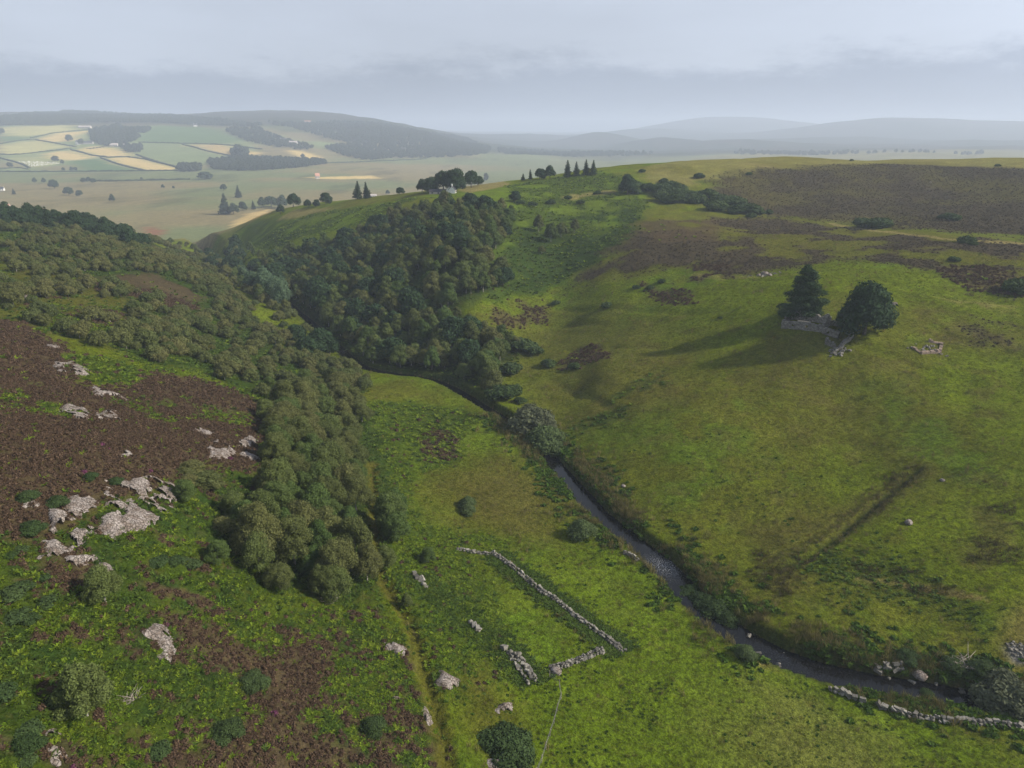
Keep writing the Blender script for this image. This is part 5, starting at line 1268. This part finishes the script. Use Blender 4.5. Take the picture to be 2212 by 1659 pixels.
# ------------------------------------------------------------------ far houses and field furniture
M['white'] = plain_mat('white_harling', (.80, .79, .76), (.68, .66, .62), nscale=1.5, rnd=.05)
M['cream'] = plain_mat('cream_wall', (.55, .50, .44), (.42, .38, .34), nscale=1.5, rnd=.05)
M['slate'] = plain_mat('slate_roof', (.085, .085, .095), (.05, .05, .06), nscale=2, rnd=.1)
M['palroof'] = plain_mat('pale_sheet_roof', (.55, .48, .44), (.44, .38, .36), nscale=1.2, rnd=.1)
M['redroof'] = plain_mat('rusty_roof', (.55, .28, .20), (.42, .22, .16), nscale=1.2, rnd=.1)
M['pane'] = plain_mat('window_pane', (.03, .035, .04), None, .2, spec=.5, bump=0)
def house(name, px, py, L_, D_, H_, RH, rz, wall, roof, label, cat='house', chim=True):
    q = G(px, py); t = empty(name, (q[0], q[1], q[2] - .3), rz); tag(t, label, cat)
    if q[1] > 1500: t.scale = (1.4, 1.4, 1.4)
    b = MB(); l, d, h = L_ / 2, D_ / 2, H_
    b.add([(-l,-d,0),(l,-d,0),(l,d,0),(-l,d,0),(-l,-d,h),(l,-d,h),(l,d,h),(-l,d,h),(-l,0,h+RH),(l,0,h+RH)], [(0,1,5,4),(2,3,7,6),(1,2,6,9,5),(3,0,4,8,7)]); b.build('wall', M[wall], t)
    b = MB(); e = .35; z0 = h - e * RH / d
    for s_ in (-1, 1):
        b.add([(-l-e,s_*(d+e),z0+.05),(l+e,s_*(d+e),z0+.05),(l+e,0,h+RH+.05),(-l-e,0,h+RH+.05),(-l-e,s_*(d+e),z0+.25),(l+e,s_*(d+e),z0+.25),(l+e,0,h+RH+.25),(-l-e,0,h+RH+.25)],
              [(0,1,2,3),(4,5,6,7),(0,1,5,4),(1,2,6,5),(3,0,4,7)])
    rf = b.build('roof', M[roof], t)
    if chim:
        for s_ in (-1, 1):
            b = MB(); b.box((s_ * (l - .5), 0, h + RH + .5), (.8, .9, 1.4)); b.build('chimney', M[wall], rf)
    nwin = max(2, int(L_ / 3.5))
    for i in range(nwin):
        x = -l + L_ * (i + .5) / nwin
        b = MB(); b.box((x, -d - .03, h * .5), (1.1, .12, h * .42)); b.build('window', M['pane'], t)
    return t
HS = 1.0
house('farmhouse', 172, 312, 16, 8, 6, 4.5, 1.0, 'white', 'slate', 'white farmhouse with dark roof among golden fields')
house('barn', 190, 311, 26, 9, 4, 3, .15, 'cream', 'slate', 'long dark-roofed barn joined to the white farmhouse', 'barn', False)
house('barn', 184, 277, 34, 12, 4, 3.5, .05, 'cream', 'palroof', 'pale-roofed barn standing alone above the farm', 'barn', False)
house('barn', 247, 316, 18, 10, 4, 3.5, .1, 'cream', 'palroof', 'small pale-roofed shed below the farm trees', 'barn', False)
house('barn', 279, 317, 26, 10, 4, 3.5, .1, 'white', 'palroof', 'white-roofed shed between two tree clumps', 'barn', False)
house('cottage', 422, 273, 10, 7, 4, 4, .6, 'white', 'slate', 'tiny white cottage high under the ridge wood')
house('cottage', 613, 307, 16, 8, 5, 5, .5, 'white', 'slate', 'brightest white house on the far hillside')
house('cottage', 634, 313, 20, 8, 5, 5, .1, 'white', 'palroof', 'pale house just below the brightest one on the hillside')
house('cottage', 872, 326, 10, 7, 4, 4, .4, 'white', 'slate', 'left of two tiny white houses at the far wood edge')
house('cottage', 891, 328, 9, 7, 5, 4, .4, 'white', 'slate', 'right of two tiny white houses at the far wood edge')
house('cottage', 3, 412, 11, 7, 4.2, 3.2, .2, 'white', 'slate', 'white house half hidden at the left edge')
house('cottage', 15, 449, 9, 6, 3.4, 2.6, .3, 'cream', 'redroof', 'pale-roofed cottage among trees at the left edge')
house('barn', 665, 264, 22, 9, 3, 2.5, .1, 'cream', 'redroof', 'upper reddish roof high on the far hill', 'barn', False)
house('barn', 632, 267, 22, 9, 3, 2.5, .1, 'cream', 'redroof', 'lower reddish roof high on the far hill', 'barn', False)
house('hut', 686, 386, 7, 5, 5, 4, .5, 'cream', 'redroof', 'dark little hut at the end of the pale field strip', 'hut', False)
house('white_house', 978, 417, 4.6, 3.8, 2.4, 2.1, 1.45, 'white', 'slate', 'white twin-gabled house below the large tree on the spur')
house('white_house', 972, 417, 4.2, 3.6, 2.3, 2.0, 1.45, 'white', 'slate', 'second white gable joined to the house on the spur', 'house', False)
house('outbuilding', 948, 418, 11, 3.6, 1.5, 1.2, -.05, 'cream', 'slate', 'low slate-roofed outbuilding beside the white house', 'barn', False)
house('barn', 800, 425, 22, 7, 2.6, 2, .1, 'cream', 'palroof', 'long grey shed behind the spur by the conifer pair', 'barn', False)
M['blackstrip'] = plain_mat('dark_panel', (.02, .022, .03), (.03, .03, .04), .5, rnd=.05)
for i in range(5):
    q = G(192 + 7 * i, 321.5 - .9 * i); b = MB(); b.box((0, 0, .8), (20, 3.0, 1.6), -.25); o = b.build('dark_panel_row', M['blackstrip']); o.location = q
    tag(o, 'dark low strip in the golden field below the farm', 'panel row', 'dark strips below the farm')
gp = fill(c1([(60,585),(280,555),(520,620),(260,648),(180,612)]), 7, seed=41)
b = MB(); b.box((0, 0, .7), (1.0, .3, 1.6)); gm = b.mesh('gravestone', M['white'])
gp = gp[:260]; s = rng.uniform(.7, 1.5, len(gp)); scatter('gravestones', gp, np.stack([s, s, s], -1), [gm], 'pale gravestones of the far graveyard', .03)
def hedge(px, w, h, label, cat='hedge', name='field_hedge', mat='farleaf'):
    pts = smooth_line(ground(px)[:, :2], 6.0, 1); n_ = len(pts); tgv = np.gradient(pts, axis=0); tgv /= np.linalg.norm(tgv, axis=1, keepdims=True); nv = np.stack([-tgv[:, 1], tgv[:, 0]], -1)
    c = np.array([*pts[0], float(hz(*pts[0]))]); prof = [(-.5, -.4), (-.42, .7), (0, 1), (.42, .7), (.5, -.4)]; V = []
    for a_, b_ in prof:
        p = pts + nv * (a_ * w * rng.uniform(.8, 1.2, n_))[:, None]; V.append(np.hstack([p, (hz(p[:, 0], p[:, 1]) + b_ * h * rng.uniform(.55, 1.3, n_))[:, None]]) - c)
    V = np.stack(V, 1); a = np.arange(n_ * 5).reshape(-1, 5); q = np.stack([a[:-1, :-1], a[:-1, 1:], a[1:, 1:], a[1:, :-1]], -1).reshape(-1, 4)
    o = link(name, quads_mesh(name, V.reshape(-1, 3), q, M[mat], False, rng.random(n_ * 5))); o.location = c; tag(o, label, cat)
for p, lab in [([(0,690),(700,687),(1250,684),(1500,680)], 'dark hedge line between the plain and the farm fields'), ([(260,405),(600,348),(800,335)], 'thin hedge above the upper golden field'), ([(0,455),(260,412),(420,442),(640,480)], 'hedge curving past the farmhouse'),
        ([(0,545),(140,548),(330,525),(600,490)], 'hedge along the top of the graveyard'), ([(600,505),(850,570),(1150,562),(1500,650)], 'hedge between the two lower golden fields'), ([(850,572),(1000,628),(1240,684)], 'hedge beside the dark green field'),
        ([(1170,440),(1540,450),(1860,460),(2212,500)], 'hedge between the green fields'), ([(1540,458),(1700,500),(1960,560)], 'hedge below the pink field'), ([(1150,545),(1380,620),(1500,655)], 'hedge edging the pale green field'), ([(0,575),(180,620),(250,660)], 'wall line at the left of the graveyard'),
        ([(690,760),(900,772),(1180,765),(1600,755)], 'scrubby bank across the brown plain'), ([(2700,620),(3080,605),(3600,580)], 'dark hedge at the foot of the far wood')]:
    hedge(c1(p), 7, 3.6, lab)
hedge([(0,1e-9 + 366),(40,362),(60,366)], 4, 3, 'short hedge at the left edge of the plain')

# ------------------------------------------------------------------ haze over the valley
hx0, hx1, hy0, hy1 = GX[0] - 60, GX[-1] + 60, GY[0] - 60, GY[-1] + 60
zt = max(float(ZZ.max()) + 25, CAM_Z + 5)
b = MB(); b.add([(hx0,hy0,float(ZZ.min())-2),(hx1,hy0,float(ZZ.min())-2),(hx1,hy1,float(ZZ.min())-2),(hx0,hy1,float(ZZ.min())-2),(hx0,hy0,zt),(hx1,hy0,zt),(hx1,hy1,zt),(hx0,hy1,zt)],
      [(3,2,1,0),(4,5,6,7),(0,1,5,4),(1,2,6,5),(2,3,7,6),(3,0,4,7)])
hm = bpy.data.materials.new('haze'); hm.use_nodes = True; nt = hm.node_tree
for n_ in list(nt.nodes): nt.nodes.remove(n_)
ho = nt.nodes.new('ShaderNodeOutputMaterial'); pv = nt.nodes.new('ShaderNodeVolumePrincipled')
pv.inputs['Color'].default_value = (.72, .81, .97, 1); pv.inputs['Density'].default_value = 2.1e-4; pv.inputs['Anisotropy'].default_value = .1
nt.links.new(pv.outputs[0], ho.inputs['Volume'])
haze = b.build('haze', hm); tag(haze, 'pale blue haze filling the valley', None, None, 'stuff')
